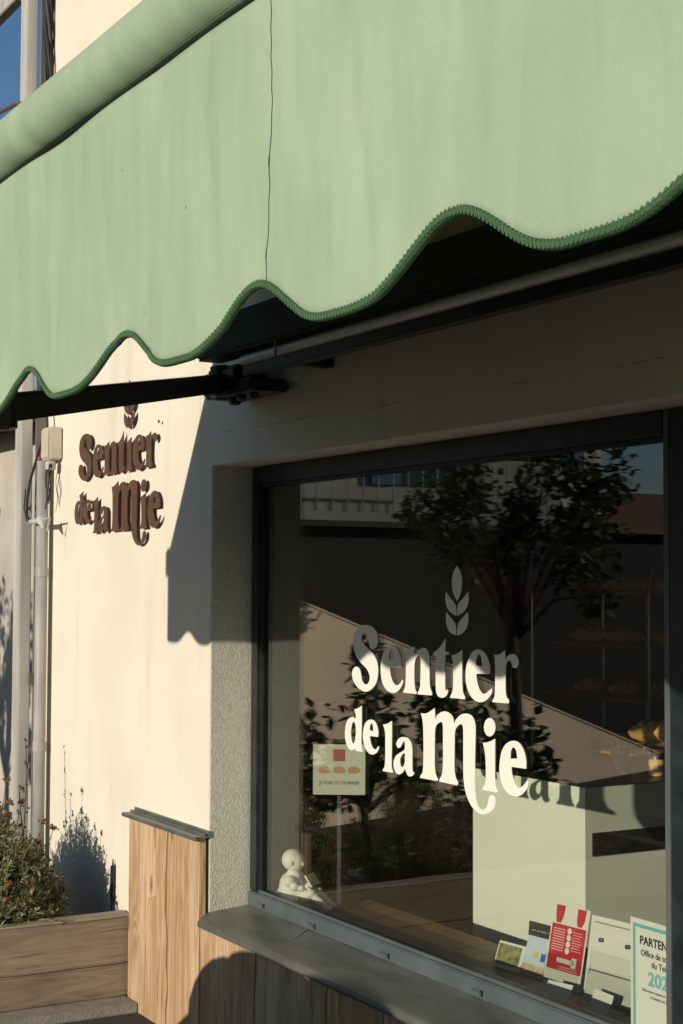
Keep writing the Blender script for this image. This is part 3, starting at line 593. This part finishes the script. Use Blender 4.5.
# ------------------------------------------------------------ planter and its plants
P1 = thing('timber_planter', 'planter of stacked weathered timber sleepers against the cream wall', 'planter', (-5.9, -.06, 0))
LP = lambda o: loc(o, P1)
def beam(x0, x1, y0, y1, z0, z1, mt, nm, P):
    m = MB(); m.box(x0, x1, y0, y1, z0, z1, .006)
    bmesh.ops.subdivide_edges(m.bm, edges=[e for e in m.bm.edges if e.calc_length() > .4], cuts=24)
    for v in m.bm.verts:
        v.co += Vector((noise.noise(v.co*4), noise.noise(v.co*4+Vector((5, 5, 5))), noise.noise(v.co*5+Vector((9, 0, 0)))))*.005
    return loc(m.build(nm, mt, P), P)
beam(-5.56, -5.456, -2.55, -.004, .155, .322, M_SLEEP, 'sleeper', P1)
beam(-5.56, -5.460, -2.55, -.004, .030, .151, M_SLEEP, 'sleeper', P1)
beam(-5.561, -5.463, -2.53, -.006, .3215, .331, M_SLEEPTOP, 'top_board', P1)
beam(-6.62, -5.562, -2.55, -2.45, .155, .322, M_SLEEP, 'sleeper', P1)
beam(-6.62, -5.562, -2.55, -2.45, .030, .151, M_SLEEP, 'sleeper', P1)
m = MB(); m.box(-6.59, -5.562, -2.445, -.01, .0, .12); LP(m.build('soil', M_SOIL, P1))
m = MB(); m.tube([(-5.46+.02*cos(a*.5), -.34+.03*sin(a*.7), .334+.012*abs(sin(a*.9))) for a in range(14)], .0025, 6); tag(m.build('twine_loop', M_STALK), 'scrap of dry twine lying on the planter edge', 'twine')
P2 = thing('timber_trough', 'lower timber sleeper trough further out from the wall', 'planter', (-5, -3.2, 0))
beam(-5.42, -5.32, -4.8, -3.15, .155, .30, M_SLEEP, 'sleeper', P2); beam(-5.42, -5.32, -4.8, -3.15, 0, .15, M_SLEEP, 'sleeper', P2)
beam(-6.6, -5.425, -3.25, -3.15, .155, .30, M_SLEEP, 'sleeper', P2); beam(-6.6, -5.425, -3.25, -3.15, 0, .15, M_SLEEP, 'sleeper', P2)
m = MB(); m.box(-6.6, -5.425, -4.8, -3.255, 0, .26); loc(m.build('soil', M_SOIL, P2), P2)

def bush(name, label, c, rx, ry, h, n, heads, seed, mleaf=M_LEAFB, cat='shrub', leafl=.045, lw=.0035):
    rnd = random.Random(seed)
    t = thing(name, label, cat, c)
    m = MB(); tips = []
    st = MB()
    ns = n//38
    for i in range(ns):
        a = rnd.uniform(0, 2*pi); r = math.sqrt(rnd.random()); hh = h*(1-.55*r*r)*rnd.uniform(.72, 1.08)
        base = Vector((rx*.25*r*cos(a), ry*.25*r*sin(a), 0)); tip = Vector((rx*r*cos(a), ry*r*sin(a), hh)); mid = (base+tip)/2+Vector((0, 0, h*.10))
        pts = [base*(1-u)**2+mid*2*u*(1-u)+tip*u*u for u in (0, .25, .5, .75, 1)]
        st.tube(pts, .002, 4, rad=[.003, .0025, .002, .0017, .001]); tips.append(tip)
        for j in range(38):
            u = rnd.uniform(.25, 1.02); u = min(u, 1); p = base*(1-u)**2+mid*2*u*(1-u)+tip*u*u
            d = Vector((rnd.gauss(0, 1), rnd.gauss(0, 1), rnd.gauss(.6, .8))).normalized(); L = leafl*rnd.uniform(.5, 1.15)
            s = d.cross(Vector((rnd.gauss(0, 1), rnd.gauss(0, 1), rnd.gauss(0, 1)))).normalized()*lw*rnd.uniform(.7, 1.4)
            q = p+d*L*.5; e = p+d*L
            vs = [m.bm.verts.new(v) for v in (p, q+s, e, q-s)]; m.bm.faces.new(vs)
    m.build('foliage', mleaf, t, fixn=False); st.build('stems', M_STALK, t)
    for i in range(heads):
        tp = rnd.choice(tips); b0 = tp*.8; a = rnd.uniform(0, 2*pi)
        up = Vector((tp.x*1.08+rnd.uniform(-.03, .03), tp.y*1.05+rnd.uniform(-.03, .03), tp.z+rnd.uniform(.03, .14)))
        k = MB(); k.tube([b0, (b0+up)/2+Vector((.01, 0, .01)), up], .0015, 4)
        for q in range(16):
            v = Vector((rnd.gauss(0, 1), rnd.gauss(0, 1), rnd.gauss(0, .6))).normalized()*rnd.uniform(.004, .019)
            k.ball(up+v, rnd.uniform(.0035, .0065), 1)
        k.build('flower_head', M_HEAD, t)
    return t
bush('flowering_bush', 'tall grey green bush with rusty dried flower heads in the timber planter', (-5.87, -.46, .10), .42, .32, .58, 42000, 34, 3, leafl=.034, lw=.0034)
bush('flowering_bush', 'second grey green bush further along the planter, outside the left edge', (-5.95, -1.2, .12), .42, .38, .58, 5600, 14, 5)
bush('flowering_bush', 'low spreading bush at the outer end of the timber planter', (-5.95, -2.05, .12), .34, .34, .5, 3400, 10, 9)
bush('flowering_bush', 'bush in the lower trough away from the wall', (-5.9, -3.9, .25), .4, .4, .45, 3400, 8, 11)
for k, lab in enumerate(('thin dark seed stalk rising in front of the downpipe', 'shorter dark seed stalk leaning against the cream wall')):
    m = MB()
    x = -6.16+.10*k; pts = [(x+.018*sin(i*.45+k), -.20-.04*k+.01*cos(i*.8+k*2), .12+(.088-.02*k)*i) for i in range(10)]
    m.tube(pts, .0025, 5)
    for i in range(5, 10):
        for q in range(3): m.ball(Vector(pts[i])+Vector((random.uniform(-.014, .014), random.uniform(-.014, .014), random.uniform(-.02, .02))), random.uniform(.004, .008), 1)
    tag(m.build('seed_stalk', M_BARK), lab, 'plant')
m = MB(); m.prism([(x-.065, z) for x, z in [(-5.612, .12), (-5.600, .12), (-5.598, .33), (-5.585, .36), (-5.585, .48), (-5.592, .49), (-5.596, .505), (-5.60, .48), (-5.617, .475), (-5.619, .35), (-5.609, .33)]], -.012, -.008)  # flat dark shape drawn in place of a thin cast shadow
tag(m.build('wall_shadow_strip', M_FRAME), 'narrow dark strip standing in for a thin shadow on the cream wall', 'shadow strip')

# ------------------------------------------------------------ inside the shop
ct = thing('shop_counter', 'pale green shop counter inside with a black slot in its side', 'counter', (-4.17, 1.8, .03))
CT = lambda o: loc(o, ct)
m = MB(); m.box(-4.479, -3.862, .86, 3.1, .10, .930); CT(m.build('body', M_CTR, ct))
m = MB(); m.box(-4.47, -3.872, .875, 3.08, .03, .099); CT(m.build('plinth', M_BLACK, ct))
m = MB(); m.box(-4.479, -3.862, .861, 3.10, .9305, .934); CT(m.build('worktop', M_FRAME, ct))
m = MB(); m.box(-3.8615, -3.857, .887, 2.4, .715, .788); CT(m.build('slot', M_BLACK, ct))
sl = thing('display_shelf', 'brown wooden shelf board inside along the bottom of the shop window', 'shelf', (-3.7, .3, .46))
m = MB(); m.box(-5.3, -2.5, .216, .60, .425, .452, .003); loc(m.build('board', M_SILL, sl), sl)
for bx in (-5.1, -3.9, -2.7):
    m = MB(); m.box(bx-.015, bx+.015, .22, .56, .38, .424); m.box(bx-.015, bx+.015, .22, .25, .03, .38); loc(m.build('shelf_bracket', M_FRAME, sl), sl)

def loaf(name, label, c, L, r, rz, group='loaves on the counter'):
    t = thing(name, label, 'bread', c, rz, group)
    m = MB(); n = 14; pts = []; rad = []
    for i in range(n+1):
        u = i/n; pts.append((L*(u-.5), 0, r*.85)); rad.append(max(.004, r*math.sqrt(max(0, 1-(2*u-1)**2))*(1+.05*sin(i*2.2))))
    m.tube(pts, r, 14, rad=rad); m.build('crust', M_BREAD, t, smooth=True)
    for i in (-1, 0, 1):
        m = MB(); m.tube([(i*L*.2-.02, -r*.5, r*1.62-.0), (i*L*.2, 0, r*1.86), (i*L*.2+.02, r*.5, r*1.62)], .006, 6); m.build('score', mat('pale_crumb', (.72, .58, .36), .8), t)
    return t
m = MB()
tr = thing('bread_stand', 'small raised stand carrying loaves on the shop counter', 'stand', (-4.25, 1.62, .935))
m = MB(); m.box(-.20, .34, -.16, .16, .055, .067, .002); m.build('tray', M_STEEL, tr)
for sx in (-.18, .32):
    for sy in (-.14, .14):
        m = MB(); m.tube([(sx, sy, 0), (sx, sy, .055)], .006, 8); m.build('leg', M_STEEL, tr)
loaf('bread_loaf', 'golden sunlit loaf at the left end of the bread stand', (-4.33, 1.56, 1.003), .20, .040, 1.2)
loaf('bread_loaf', 'golden loaf in the middle of the bread stand', (-4.20, 1.60, 1.003), .24, .045, 1.0)
loaf('bread_loaf', 'golden loaf at the right end of the bread stand', (-4.06, 1.62, 1.003), .24, .045, .9)
loaf('bread_loaf', 'browner loaf lying on top of the other loaves', (-4.13, 1.61, 1.078), .26, .042, .5)
j = thing('glass_jar', 'small dark jar standing on the counter below the loaves', 'jar', (-4.06, 1.17, .935))
m = MB(); m.lathe([(.030, 0), (.034, .004), (.034, .06), (.028, .07)], 24); m.build('jar_body', M_CARG, j, smooth=True)
m = MB(); m.lathe([(.030, .0705), (.031, .082), (.027, .084)], 24); m.build('lid', M_FRAME, j)
j = thing('glass_jar', 'small amber pot standing on the counter beside the dark jar', 'jar', (-3.97, 1.25, .935))
m = MB(); m.lathe([(.022, 0), (.026, .004), (.026, .05), (.022, .056)], 24); m.build('jar_body', M_BREAD, j, smooth=True)
m = MB(); m.lathe([(.023, .0565), (.024, .066), (.020, .068)], 24); m.build('lid', M_STEEL, j)

# bread rack at the back
rk = thing('bread_rack', 'dark tubular rack of bread shelves at the back of the shop', 'rack', (-5.6, 2.5, .03))
m = MB()
for x in (-.42, .42):
    m.tube([(x, -.22, 0), (x, -.22, 1.50), (x, -.19, 1.62), (x, -.10, 1.68), (x, .10, 1.68), (x, .19, 1.62), (x, .22, 1.50), (x, .22, 0)], .016, 10)
m.build('rack_frame', M_STEEL, rk)
for k in range(6):
    m = MB(); m.box(-.40, .40, -.21, .21, .3+.24*k, .312+.24*k); m.build('shelf', M_SILL, rk)
k2 = thing('bread_rack', 'dark shelving with long loaves at the back right of the shop', 'rack', (-4.5, 3.6, .03))
for k in range(6):
    m = MB(); m.box(-.65, .65, -.21, .21, .35+.26*k, .37+.26*k); m.build('shelf', M_SILL, k2)
for x in (-.66, .66):
    m = MB(); m.box(x-.012, x+.012, -.22, .22, 0, 1.9); m.build('side_panel', M_STEEL, k2)
rnd = random.Random(4)
for k in range(2, 6):
    for i in range(4):
        loaf('baguette', 'dark baguette on a shelf of the back racks', (-4.9+.27*i, 3.55, .40+.26*k+.001), .24, .035, rnd.uniform(-.2, .2), 'baguettes on the back shelves')
for k in range(1, 6):
    for i in range(3):
        loaf('baguette', 'dark baguette on a shelf of the back racks', (-5.85+.25*i, 2.5, .342+.24*k+.001), .22, .032, rnd.uniform(1.2, 1.8), 'baguettes on the back shelves')
# red sign on the side wall
rs = thing('red_notice', 'small dark red notice on the olive wall deep inside the shop', 'notice', (-6.462, 2.32, 1.60), radians(90))
m = MB(); m.box(-.08, .07, -.006, .004, -.08, .09, .001); m.build('plate', M_RED, rs)
m = MB(); m.box(-.06, -.015, -.0085, -.0065, -.05, .06); m.box(.005, .05, -.0085, -.0065, -.05, .06); m.build('pictogram', mat('pictogram', (.5, .35, .3), .6), rs)

# seated plaster figure with book
sf = thing('plaster_figurine', 'small white plaster figurine of a seated reader on the window shelf', 'figurine', (-4.745, .290, .453), radians(38))
m = MB(); K = 1.38
def bl(c, r, sc=(1, 1, 1)): m.ball(tuple(q*K for q in c), r*K, 3, sc)
bl((-.002, 0, .054), .034, (1, 1.0, 1.15)); bl((-.006, 0, .030), .038, (1.1, 1.05, .8)); bl((.003, 0, .078), .022); bl((.003, -.002, .095), .015); bl((.006, -.005, .117), .0265, (.95, .9, 1.0))
bl((.031, -.009, .113), .0045)
for s in (-1, 1):
    bl((.004, s*.029-.001, .072), .015); bl((.018, s*.030-.002, .060), .0105); bl((.034, s*.024-.002, .056), .009); bl((.048, s*.014-.002, .062), .0075)
    for u in range(6): bl((.014+.009*u, s*(.016+.001*u), .024+.004*u), .0155-.0008*u)
    for u in range(6): bl((.062+.006*u, s*.018, .040-.005*u), .0105-.0004*u)
    bl((.100, s*.018, .010), .009, (1.5, .9, .8))
    bl((.008, s*.0275-.004, .117), .006)
bd = m.build('body', M_PLAST, sf, smooth=True); rm = bd.modifiers.new('r', 'REMESH'); rm.mode = 'VOXEL'; rm.voxel_size = .003; rm.use_smooth_shade = True
m = MB(); m.ball((.000, -.005*K, .121*K), .0275*K, 3, (.98, 1.0, .98)); m.build('hair', M_PLAST, sf, smooth=True)
m = MB(); rt = Matrix.Rotation(radians(-35), 3, 'Y'); m.box(.069, .075, -.036, .036, .08, .125, rot=rt); m.build('book', M_PLAST, sf)

# leaflets
def card(root, name, w, h, mt, th=.0006, bend=.0):
    m = MB(); n = 10; rows = []
    for i in range(n+1):
        u = i/n; y = bend*sin(pi*u)
        rows.append((u*h, y))
    for k in range(n):
        (z0, y0), (z1, y1) = rows[k], rows[k+1]
        m.quad((-w/2, y0, z0), (w/2, y0, z0), (w/2, y1, z1), (-w/2, y1, z1))
    o = m.build(name, mt, root); s = o.modifiers.new('s', 'SOLIDIFY'); s.thickness = th; s.offset = 1
    return o
def strip(root, name, mt, x0, x1, z0, z1, bendf, off=-.0012):
    m = MB(); n = 6
    for k in range(n):
        a = z0+(z1-z0)*k/n; b = z0+(z1-z0)*(k+1)/n
        m.quad((x0, bendf(a)+off, a), (x1, bendf(a)+off, a), (x1, bendf(b)+off, b), (x0, bendf(b)+off, b))
    return m.build(name, mt, root)
M4 = Matrix
def lean(o, deg): o.rotation_euler = (radians(-deg), 0, o.rotation_euler.z)
# small green leaflet
l1 = thing('postcard', 'small olive green printed card leaning on the window shelf', 'postcard', (-3.70, .44, .454), radians(8)); lean(l1, 22); l1.scale = (.85, 1, .85)
card(l1, 'card', .14, .085, M_PAPER); bf = lambda z: 0
strip(l1, 'picture', M_INKG, -.065, .045, .008, .077, bf); 
l2 = thing('leaflet', 'tall curved leaflet with a black heading and pale blue page', 'leaflet', (-3.60, .44, .440), radians(6)); lean(l2, 18)
b2 = lambda z: .012*sin(pi*z/.165)
card(l2, 'page', .10, .165, M_PAPER, bend=.012)
strip(l2, 'heading', M_INKK, -.049, .049, .125, .164, b2); strip(l2, 'page_tint', mat('pale_blue_print', (.50, .58, .62), .5), -.049, .049, .046, .1245, b2)
strip(l2, 'photo', mat('photo_print', (.45, .28, .12), .5, (.6, .55, .4), 60, 2), -.049, .049, .004, .0455, b2)
strip(l2, 'emblem', mat('yellow_print', (.6, .5, .1), .5), -.012, .006, .068, .085, b2, -.0018); strip(l2, 'emblem', mat('blue_print', (.05, .12, .45), .5), .018, .036, .060, .082, b2, -.0018)
text_mesh('heading_text', 'LE BASSIN', .015, M_PAPER, l2, Matrix.Translation((0, .0058-.0020, .140)) @ Matrix.Rotation(pi/2, 4, 'X'), align='CENTER', sx=1.0)

def holder(name, label, x, y, z, rz, w, h):
    t = thing(name, label, 'leaflet holder', (x, y, z), rz)
    m = MB(); m.box(-w/2, w/2, -.002, .000, 0, h*.98)
    m.build('back_plate', M_ACRYL, t)
    m = MB(); m.box(-w/2, w/2, -.034, -.032, 0, h*.42); m.box(-w/2, w/2, -.032, -.002, 0, .002); m.build('front_pocket', M_ACRYL, t)
    return t
h1 = holder('leaflet_holder', 'clear holder with the red loyalty card flyer in the shop window', -3.455, .465, .448, radians(6), .135, .20); lean(h1, 12)
r1 = thing('red_flyer', 'red and white flyer with small round stamps in a clear holder', 'flyer', (-3.455, .445, .462), radians(6)); lean(r1, 12); r1.scale = (1.15, 1, 1.15)
card(r1, 'page', .125, .185, M_PAPER, bend=0); b0 = lambda z: 0
strip(r1, 'red_panel', M_INKR, -.058, .058, .03, .138, b0)
m = MB()
for i in range(4):
    for d in range(10):
        pass
    m.lathe([(.0001, 0), (.0075, 0), (.0075, .0004), (.0001, .0004)], 14, (0, 0, 0)) if False else None
    zc = .126-.0155*i; n = 14
    m.bm.faces.new([m.bm.verts.new((.004+.0075*cos(2*pi*k/n), -.0018, zc+.0075*sin(2*pi*k/n))) for k in range(n)])
m.box(-.026, .034, -.0022, -.0018, .049, .060); m.box(.024, .040, -.0022, -.0018, .043, .066)
m.build('stamp', M_PAPER, r1)
m = MB()
for i in range(9):
    m.box(-.050, -.010, -.0020, -.0018, .076+.0062*i, .0783+.0062*i)
for i in range(8): m.box(.016, .016+.034-.004*(i % 3), -.0020, -.0018, .082+.0062*i, .0835+.0062*i)
for i in range(2): m.box(-.02, .045, -.0020, -.0018, .034+.005*i, .0355+.005*i)
m.build('text_line', mat('pale_red', (.75, .45, .42), .5), r1)
for sx in (-1, 1):
    m = MB(); xs_ = .036*sx
    m.prism([(xs_-.015, .183), (xs_+.015, .183), (xs_+.012, .155), (xs_+.005, .141), (xs_-.009, .141), (xs_-.013, .155)], -.0016, -.0012); m.build('ribbon', M_INKR, r1)
h2 = holder('leaflet_holder', 'wide clear holder with white sheets beside the red flyer', -3.235, .44, .446, radians(6), .19, .22); lean(h2, 10)
for k in range(2):
    s1 = thing('paper_sheet', ['large blank white sheet held by two round magnets in the clear holder', 'white sheet standing behind the blank sheet with magnets'][k], 'paper', (-3.237-.02*k, .427+.018*k, .462+.012*k), radians(6)); lean(s1, 10); s1.scale = (1.08, 1, 1.08)
    card(s1, 'page', .165, .185, M_PAPER, bend=.015*(1-k))
    if k == 0:
        for sx in (-.045, .045):
            m = MB(); m.ball((sx, -.003, .145), .006, 2, (1, .6, 1)); m.build('magnet', M_STEEL, s1, smooth=True)
            m = MB(); m.ball((sx+.003, -.0055, .1435), .003, 2, (1, .6, 1)); m.build('magnet_hole', M_INKK, s1, smooth=True)
for x, y, rz_, ln, lab in ((-3.37, .345, 14, 48, 'small white card lying low at the foot of the red flyer holder'), (-3.215, .37, -4, 30, 'white card tilted beside the partner poster')):
    s2 = thing('card', lab, 'card', (x, y, .454), radians(rz_)); lean(s2, ln); card(s2, 'page', .085, .055, M_PAPER, bend=.004)
# partner poster on the glass
pp = thing('partner_poster', 'white poster with teal border reading PARTENAIRE at the lower right of the glass', 'poster', (-2.748, .183, .488))
card(pp, 'sheet', .215, .300, M_PAPER)
m = MB(); y_ = -.0014
for (a, b, c, d) in ((-.098, -.090, .012, .288), (.090, .098, .012, .288), (-.090, .090, .280, .288), (-.090, .090, .012, .020)): m.box(a, b, y_-.0002, y_, c, d)
m.build('border', M_INKT, pp)
RX = Matrix.Rotation(pi/2, 4, 'X')
def tx(s, size, x, z, mt, al='CENTER', bold=0, sx=1): text_mesh('text_line', s, size, mt, pp, Matrix.Translation((x, -.0017, z)) @ RX, .00005, al, bold, sx)
tx('PARTENAIRE', .0275, 0, .243, M_INKK, bold=.0006, sx=.95); tx('Office de tourisme', .0205, 0, .217, M_INKK, bold=.0002, sx=.9); tx('du Teich', .0205, 0, .195, M_INKK, bold=.0002, sx=.95)
tx('2025', .044, 0, .153, mat('teal_light', (.20, .45, .50), .5), bold=.0012, sx=1.05)
tx('Retrouvez toutes les informations', .0095, 0, .136, M_INKK); tx('et balades du bassin', .0095, 0, .123, M_INKK); tx('le Teich', .018, -.04, .030, M_INKK, bold=.0008)

# notice hanging near the left
nb = thing('bread_notice', 'small pale notice with a red square and three bread pictures behind the glass', 'notice', (-4.62, .40, .845), radians(58)); nb.scale = (1.15, 1, 1.1)
NBW = .15
m = MB(); m.box(-.085, .085, .004, .045, .0, .175, .002); m.build('box', M_ACRYL, nb)
m = MB(); m.box(-.078, .078, -.001, .003, .004, .160); m.build('sheet', mat('green_paper', (.55, .56, .45), .6), nb)
m = MB(); m.box(-.018, .018, -.0018, -.0012, .108, .145); m.build('red_square', mat('dull_red', (.38, .10, .09), .6), nb)
for i in range(3):
    m = MB(); n = 16; cx_ = -.044+.044*i
    m.bm.faces.new([m.bm.verts.new((cx_+.019*cos(2*pi*k/n), -.0018, .078+.014*sin(2*pi*k/n)*(1 if k < 9 else .6))) for k in range(n)])
    m.build('bread_picture', M_INKO, nb)
text_mesh('text_line', 'JE POSE LE COURRIER', .0145, mat('brown_ink', (.09, .04, .03), .6), nb, Matrix.Translation((0, -.0018, .036)) @ RX, .00005, 'CENTER', 0, .85)
m = MB(); m.box(-.006, .006, .010, .018, -.36, -.001); m.build('stand', M_STEEL, nb)

# ------------------------------------------------------------ across the street (seen in the glass)
gw = thing('shadow_edge_wall', 'ochre stand-in wall across the street, its sloping top shaped as a shadow edge', 'wall', (-8.6, -2.6, 0))
m = MB()
q = [(-1.9, 1.51), (-6.4, .12), (-6.4, -.1), (-1.9, -.1)]  # top cut on a slope to model the diagonal shadow edge
gx = lambda y: -8.6+.35*(y+1.9)
a = [m.bm.verts.new((gx(y), y, z)) for y, z in q]; b = [m.bm.verts.new((gx(y)-.25, y, z)) for y, z in q]
m.bm.faces.new(a); m.bm.faces.new(b[::-1])
for i in range(4): m.bm.faces.new((a[i], b[i], b[(i+1) % 4], a[(i+1) % 4]))
loc(m.build('masonry', M_OCHRE, gw), gw)
m = MB(); a = [m.bm.verts.new(v) for v in ((-8.59, -1.88, 1.523), (gx(-6.42)+.01, -6.42, .125), (gx(-6.42)-.27, -6.42, .125), (-8.88, -1.88, 1.523))]; b = [m.bm.verts.new(v.co+Vector((0, 0, .012))) for v in a]
m.bm.faces.new(a[::-1]); m.bm.faces.new(b)
for i in range(4): m.bm.faces.new((a[i], a[(i+1) % 4], b[(i+1) % 4], b[i]))
loc(m.build('coping', M_OCHRE, gw), gw)

def tree(name, label, c, th, r, h, n, ls, seed, trunk_r=.07):
    rnd = random.Random(seed); t = thing(name, label, 'tree', c)
    tk = MB(); tk.tube([(0, 0, 0), (.03, .02, th*.5), (.0, .05, th), (.05, .02, th+h*.5)], trunk_r, 10, rad=[trunk_r*1.3, trunk_r, trunk_r*.8, trunk_r*.3])
    cl = []
    for i in range(16):
        a = rnd.uniform(0, 2*pi); rr = r*math.sqrt(rnd.random()); z = th+h*rnd.uniform(0, 1); e = Vector((rr*cos(a), rr*sin(a), z))
        tk.tube([(0, 0, th*.85), (e.x*.5, e.y*.5, (th+z)/2), e], .02, 6, rad=[trunk_r*.5, trunk_r*.3, .006]); cl.append((e, r*rnd.uniform(.22, .42)))
    tk.build('trunk', M_BARK, t, smooth=True)
    m = MB()
    for i in range(n):
        e, cr = rnd.choice(cl); d = Vector((rnd.gauss(0, 1), rnd.gauss(0, 1), rnd.gauss(0, 1))).normalized(); p = e+d*cr*rnd.random()**.4
        L = ls*rnd.uniform(.6, 1.3); d2 = Vector((rnd.gauss(0, 1), rnd.gauss(0, 1), rnd.gauss(-.3, .7))).normalized(); s = d2.cross(Vector((rnd.gauss(0, .4), rnd.gauss(0, .4), 1))).normalized()*L*.32
        m.bm.faces.new([m.bm.verts.new(v) for v in (p, p+d2*L*.35+s, p+d2*L*.75+s*.7, p+d2*L, p+d2*L*.75-s*.7, p+d2*L*.35-s)])
    m.build('crown', M_TREELEAF, t, fixn=False); return t
tree('fig_tree', 'broad leaved dark tree across the street', (-7.9, -3.22, 0), 1.45, .62, 1.1, 3200, .07, 2, .045)
tree('young_tree', 'young thin tree in front of the ochre stand-in wall', (-7.5, -1.9, 0), .35, .38, .85, 1100, .08, 8, .03)
tree('young_tree', 'bushy sapling standing at the foot of the ochre stand-in wall', (-7.9, -3.0, 0), .25, .5, .7, 1400, .08, 12, .03)

def house(name, label, x0, x1, y0, y1, h, wins, P, mt=M_HOUSE):
    t = thing(name, label, 'house', ((x0+x1)/2, (y0+y1)/2, 0))
    m = MB(); m.box(x0, x1, y0, y1, -.1, h); loc(m.build('wall', mt, t), t)
    m = MB(); m.box(x0-.4, x1+.4, y0-.4, y1+.4, h+.001, h+.18); m.prism([(x0-.4, h+.181), (x1+.4, h+.181), ((x0+x1)/2, h+1.6)], y0-.4, y1+.4); loc(m.build('roof', M_TILE, t), t)
    for (ax, u, z, w_, hh) in wins:      # ax 'x': on face facing +x ; 'y': on face facing +y
        if ax == 'x':
            m = MB(); m.box(x1+.003, x1+.03, u, u+w_, z, z+hh); f_ = loc(m.build('window', M_CARG, t), t)
            for s in (-1, 1):
                m = MB(); uu = u-.5*w_ if s < 0 else u+w_; m.box(x1+.003, x1+.06, uu, uu+.5*w_, z, z+hh); loc(m.build('shutter', M_BLUE, t), t)
        else:
            m = MB(); m.box(u, u+w_, y1+.003, y1+.03, z, z+hh); f_ = loc(m.build('window', M_CARG, t), t)
            for s in (-1, 1):
                m = MB(); uu = u-.5*w_ if s < 0 else u+w_; m.box(uu, uu+.5*w_, y1+.003, y1+.06, z, z+hh); loc(m.build('shutter', M_BLUE, t), t)
    return t
ho = house('terrace_house', 'pale two storey house with blue shutters and a balcony across the street', -24, -15.5, -9.5, -3.4, 5.6, [('x', -5.2, 2.75, .8, 1.3), ('x', -7.9, 2.75, .8, 1.3), ('x', -5.2, .3, .8, 1.6)], None)
m = MB(); m.box(-15.49, -14.6, -9.3, -3.5, 2.25, 2.37); loc(m.build('balcony_slab', M_HOUSE, ho), ho)
m = MB(); m.tube([(-14.65, -9.3, 3.05), (-14.65, -3.5, 3.05)], .02, 8)
for i in range(30): m.tube([(-14.65, -9.25+.196*i, 2.37), (-14.65, -9.25+.196*i, 3.05)], .008, 5)
loc(m.build('balcony_railing', M_BLACK, ho), ho)
house('terrace_house', 'low cream house behind the trees across the street', -44, -34, -36, -24, 3.0, [('x', -27, 1.3, 1.2, 1.2), ('x', -31, 1.3, 1.2, 1.2)], None, M_NWALL)
house('terrace_house', 'narrow bright cream gabled house behind the fig trees', -24, -20, -13.9, -12.3, 6, [('x', -13.3, 3.4, .4, .9)], None, M_WALL)
hd = thing('dark_backdrop', 'dark box added behind the ochre stand-in wall for the shaded area above it', 'backdrop', (-12.2, -6, 0))
m = MB(); m.box(-13.2, -11.2, -10.5, -3.0, -.1, 2.05)  # added dark backdrop, keeps the view above the sloping edge in shade
loc(m.build('wall', mat('backdrop_dark', (.03, .024, .018), .85, (.02, .016, .012), 12, 4, stretch=(1, 6, .3)), hd), hd)
m = MB(); m.box(-13.4, -11.05, -10.7, -2.85, 2.051, 2.10); loc(m.build('roof', M_BLACK, hd), hd)

# unseen pots and chair, added to cast the rounded shadow on the planks
for px_, lab in ((-3.66, 'unseen round pot added beside the stand-in chair to shade the lower planks'), (-2.95, 'second unseen pot added to carry the plank shadow further right')):
    pt = thing('shadow_pot', lab, 'pot', (px_, -1.78+(.0 if px_ < -3.3 else -.55), .02))
    m = MB(); m.lathe([(.20, 0), (.34, .08), (.44, .22), (.47, .38), (.43, .54), (.33, .66), (.24, .70), (.26, .735), (.22, .735), (.20, .68)], 40); m.build('vessel', M_TERRA, pt, smooth=True)
    m = MB(); m.lathe([(.001, .66), (.20, .661)], 24); m.build('soil', M_SOIL, pt)
    if px_ > -3.3: pt.scale = (1.1, 1.1, 1.2)
cr = thing('shadow_chair', 'unseen hoop backed chair added for its curved shadow on the planks', 'chair', (-3.98, -1.50, .0), radians(5))
m = MB()
m.tube([(-.60, 0, .22), (-.45, 0, .31)]+[(-.02+.30*cos(a), 0, .37+.26*sin(a)) for a in [pi-.1-.25*k for k in range(12)]]+[(.33, 0, .25)], .055, 12); m.build('back_hoop', M_BLACK, cr, smooth=True)
m = MB(); k_ = [(-.02+.28*cos(a), .37+.24*sin(a)) for a in [pi-.1-.25*q for q in range(12)]]+[(.30, .26), (-.38, .26)]
m.prism(k_, -.004, .004); M_WEB = mat('green_mesh', (.06, .10, .04), .8); translucent(M_WEB, (.35, .42, .16), .3); m.build('back_panel', M_WEB, cr)  # translucent green panel added to tint the light inside the hoop's shadow
m = MB(); m.box(-.38, .30, 0.02, .40, .28, .33, .015); m.build('seat', M_BLACK, cr)
for sx in (-.34, .26):
    for sy in (.05, .36):
        m = MB(); m.tube([(sx, sy, 0), (sx, sy, .28)], .02, 8); m.build('leg', M_BLACK, cr)
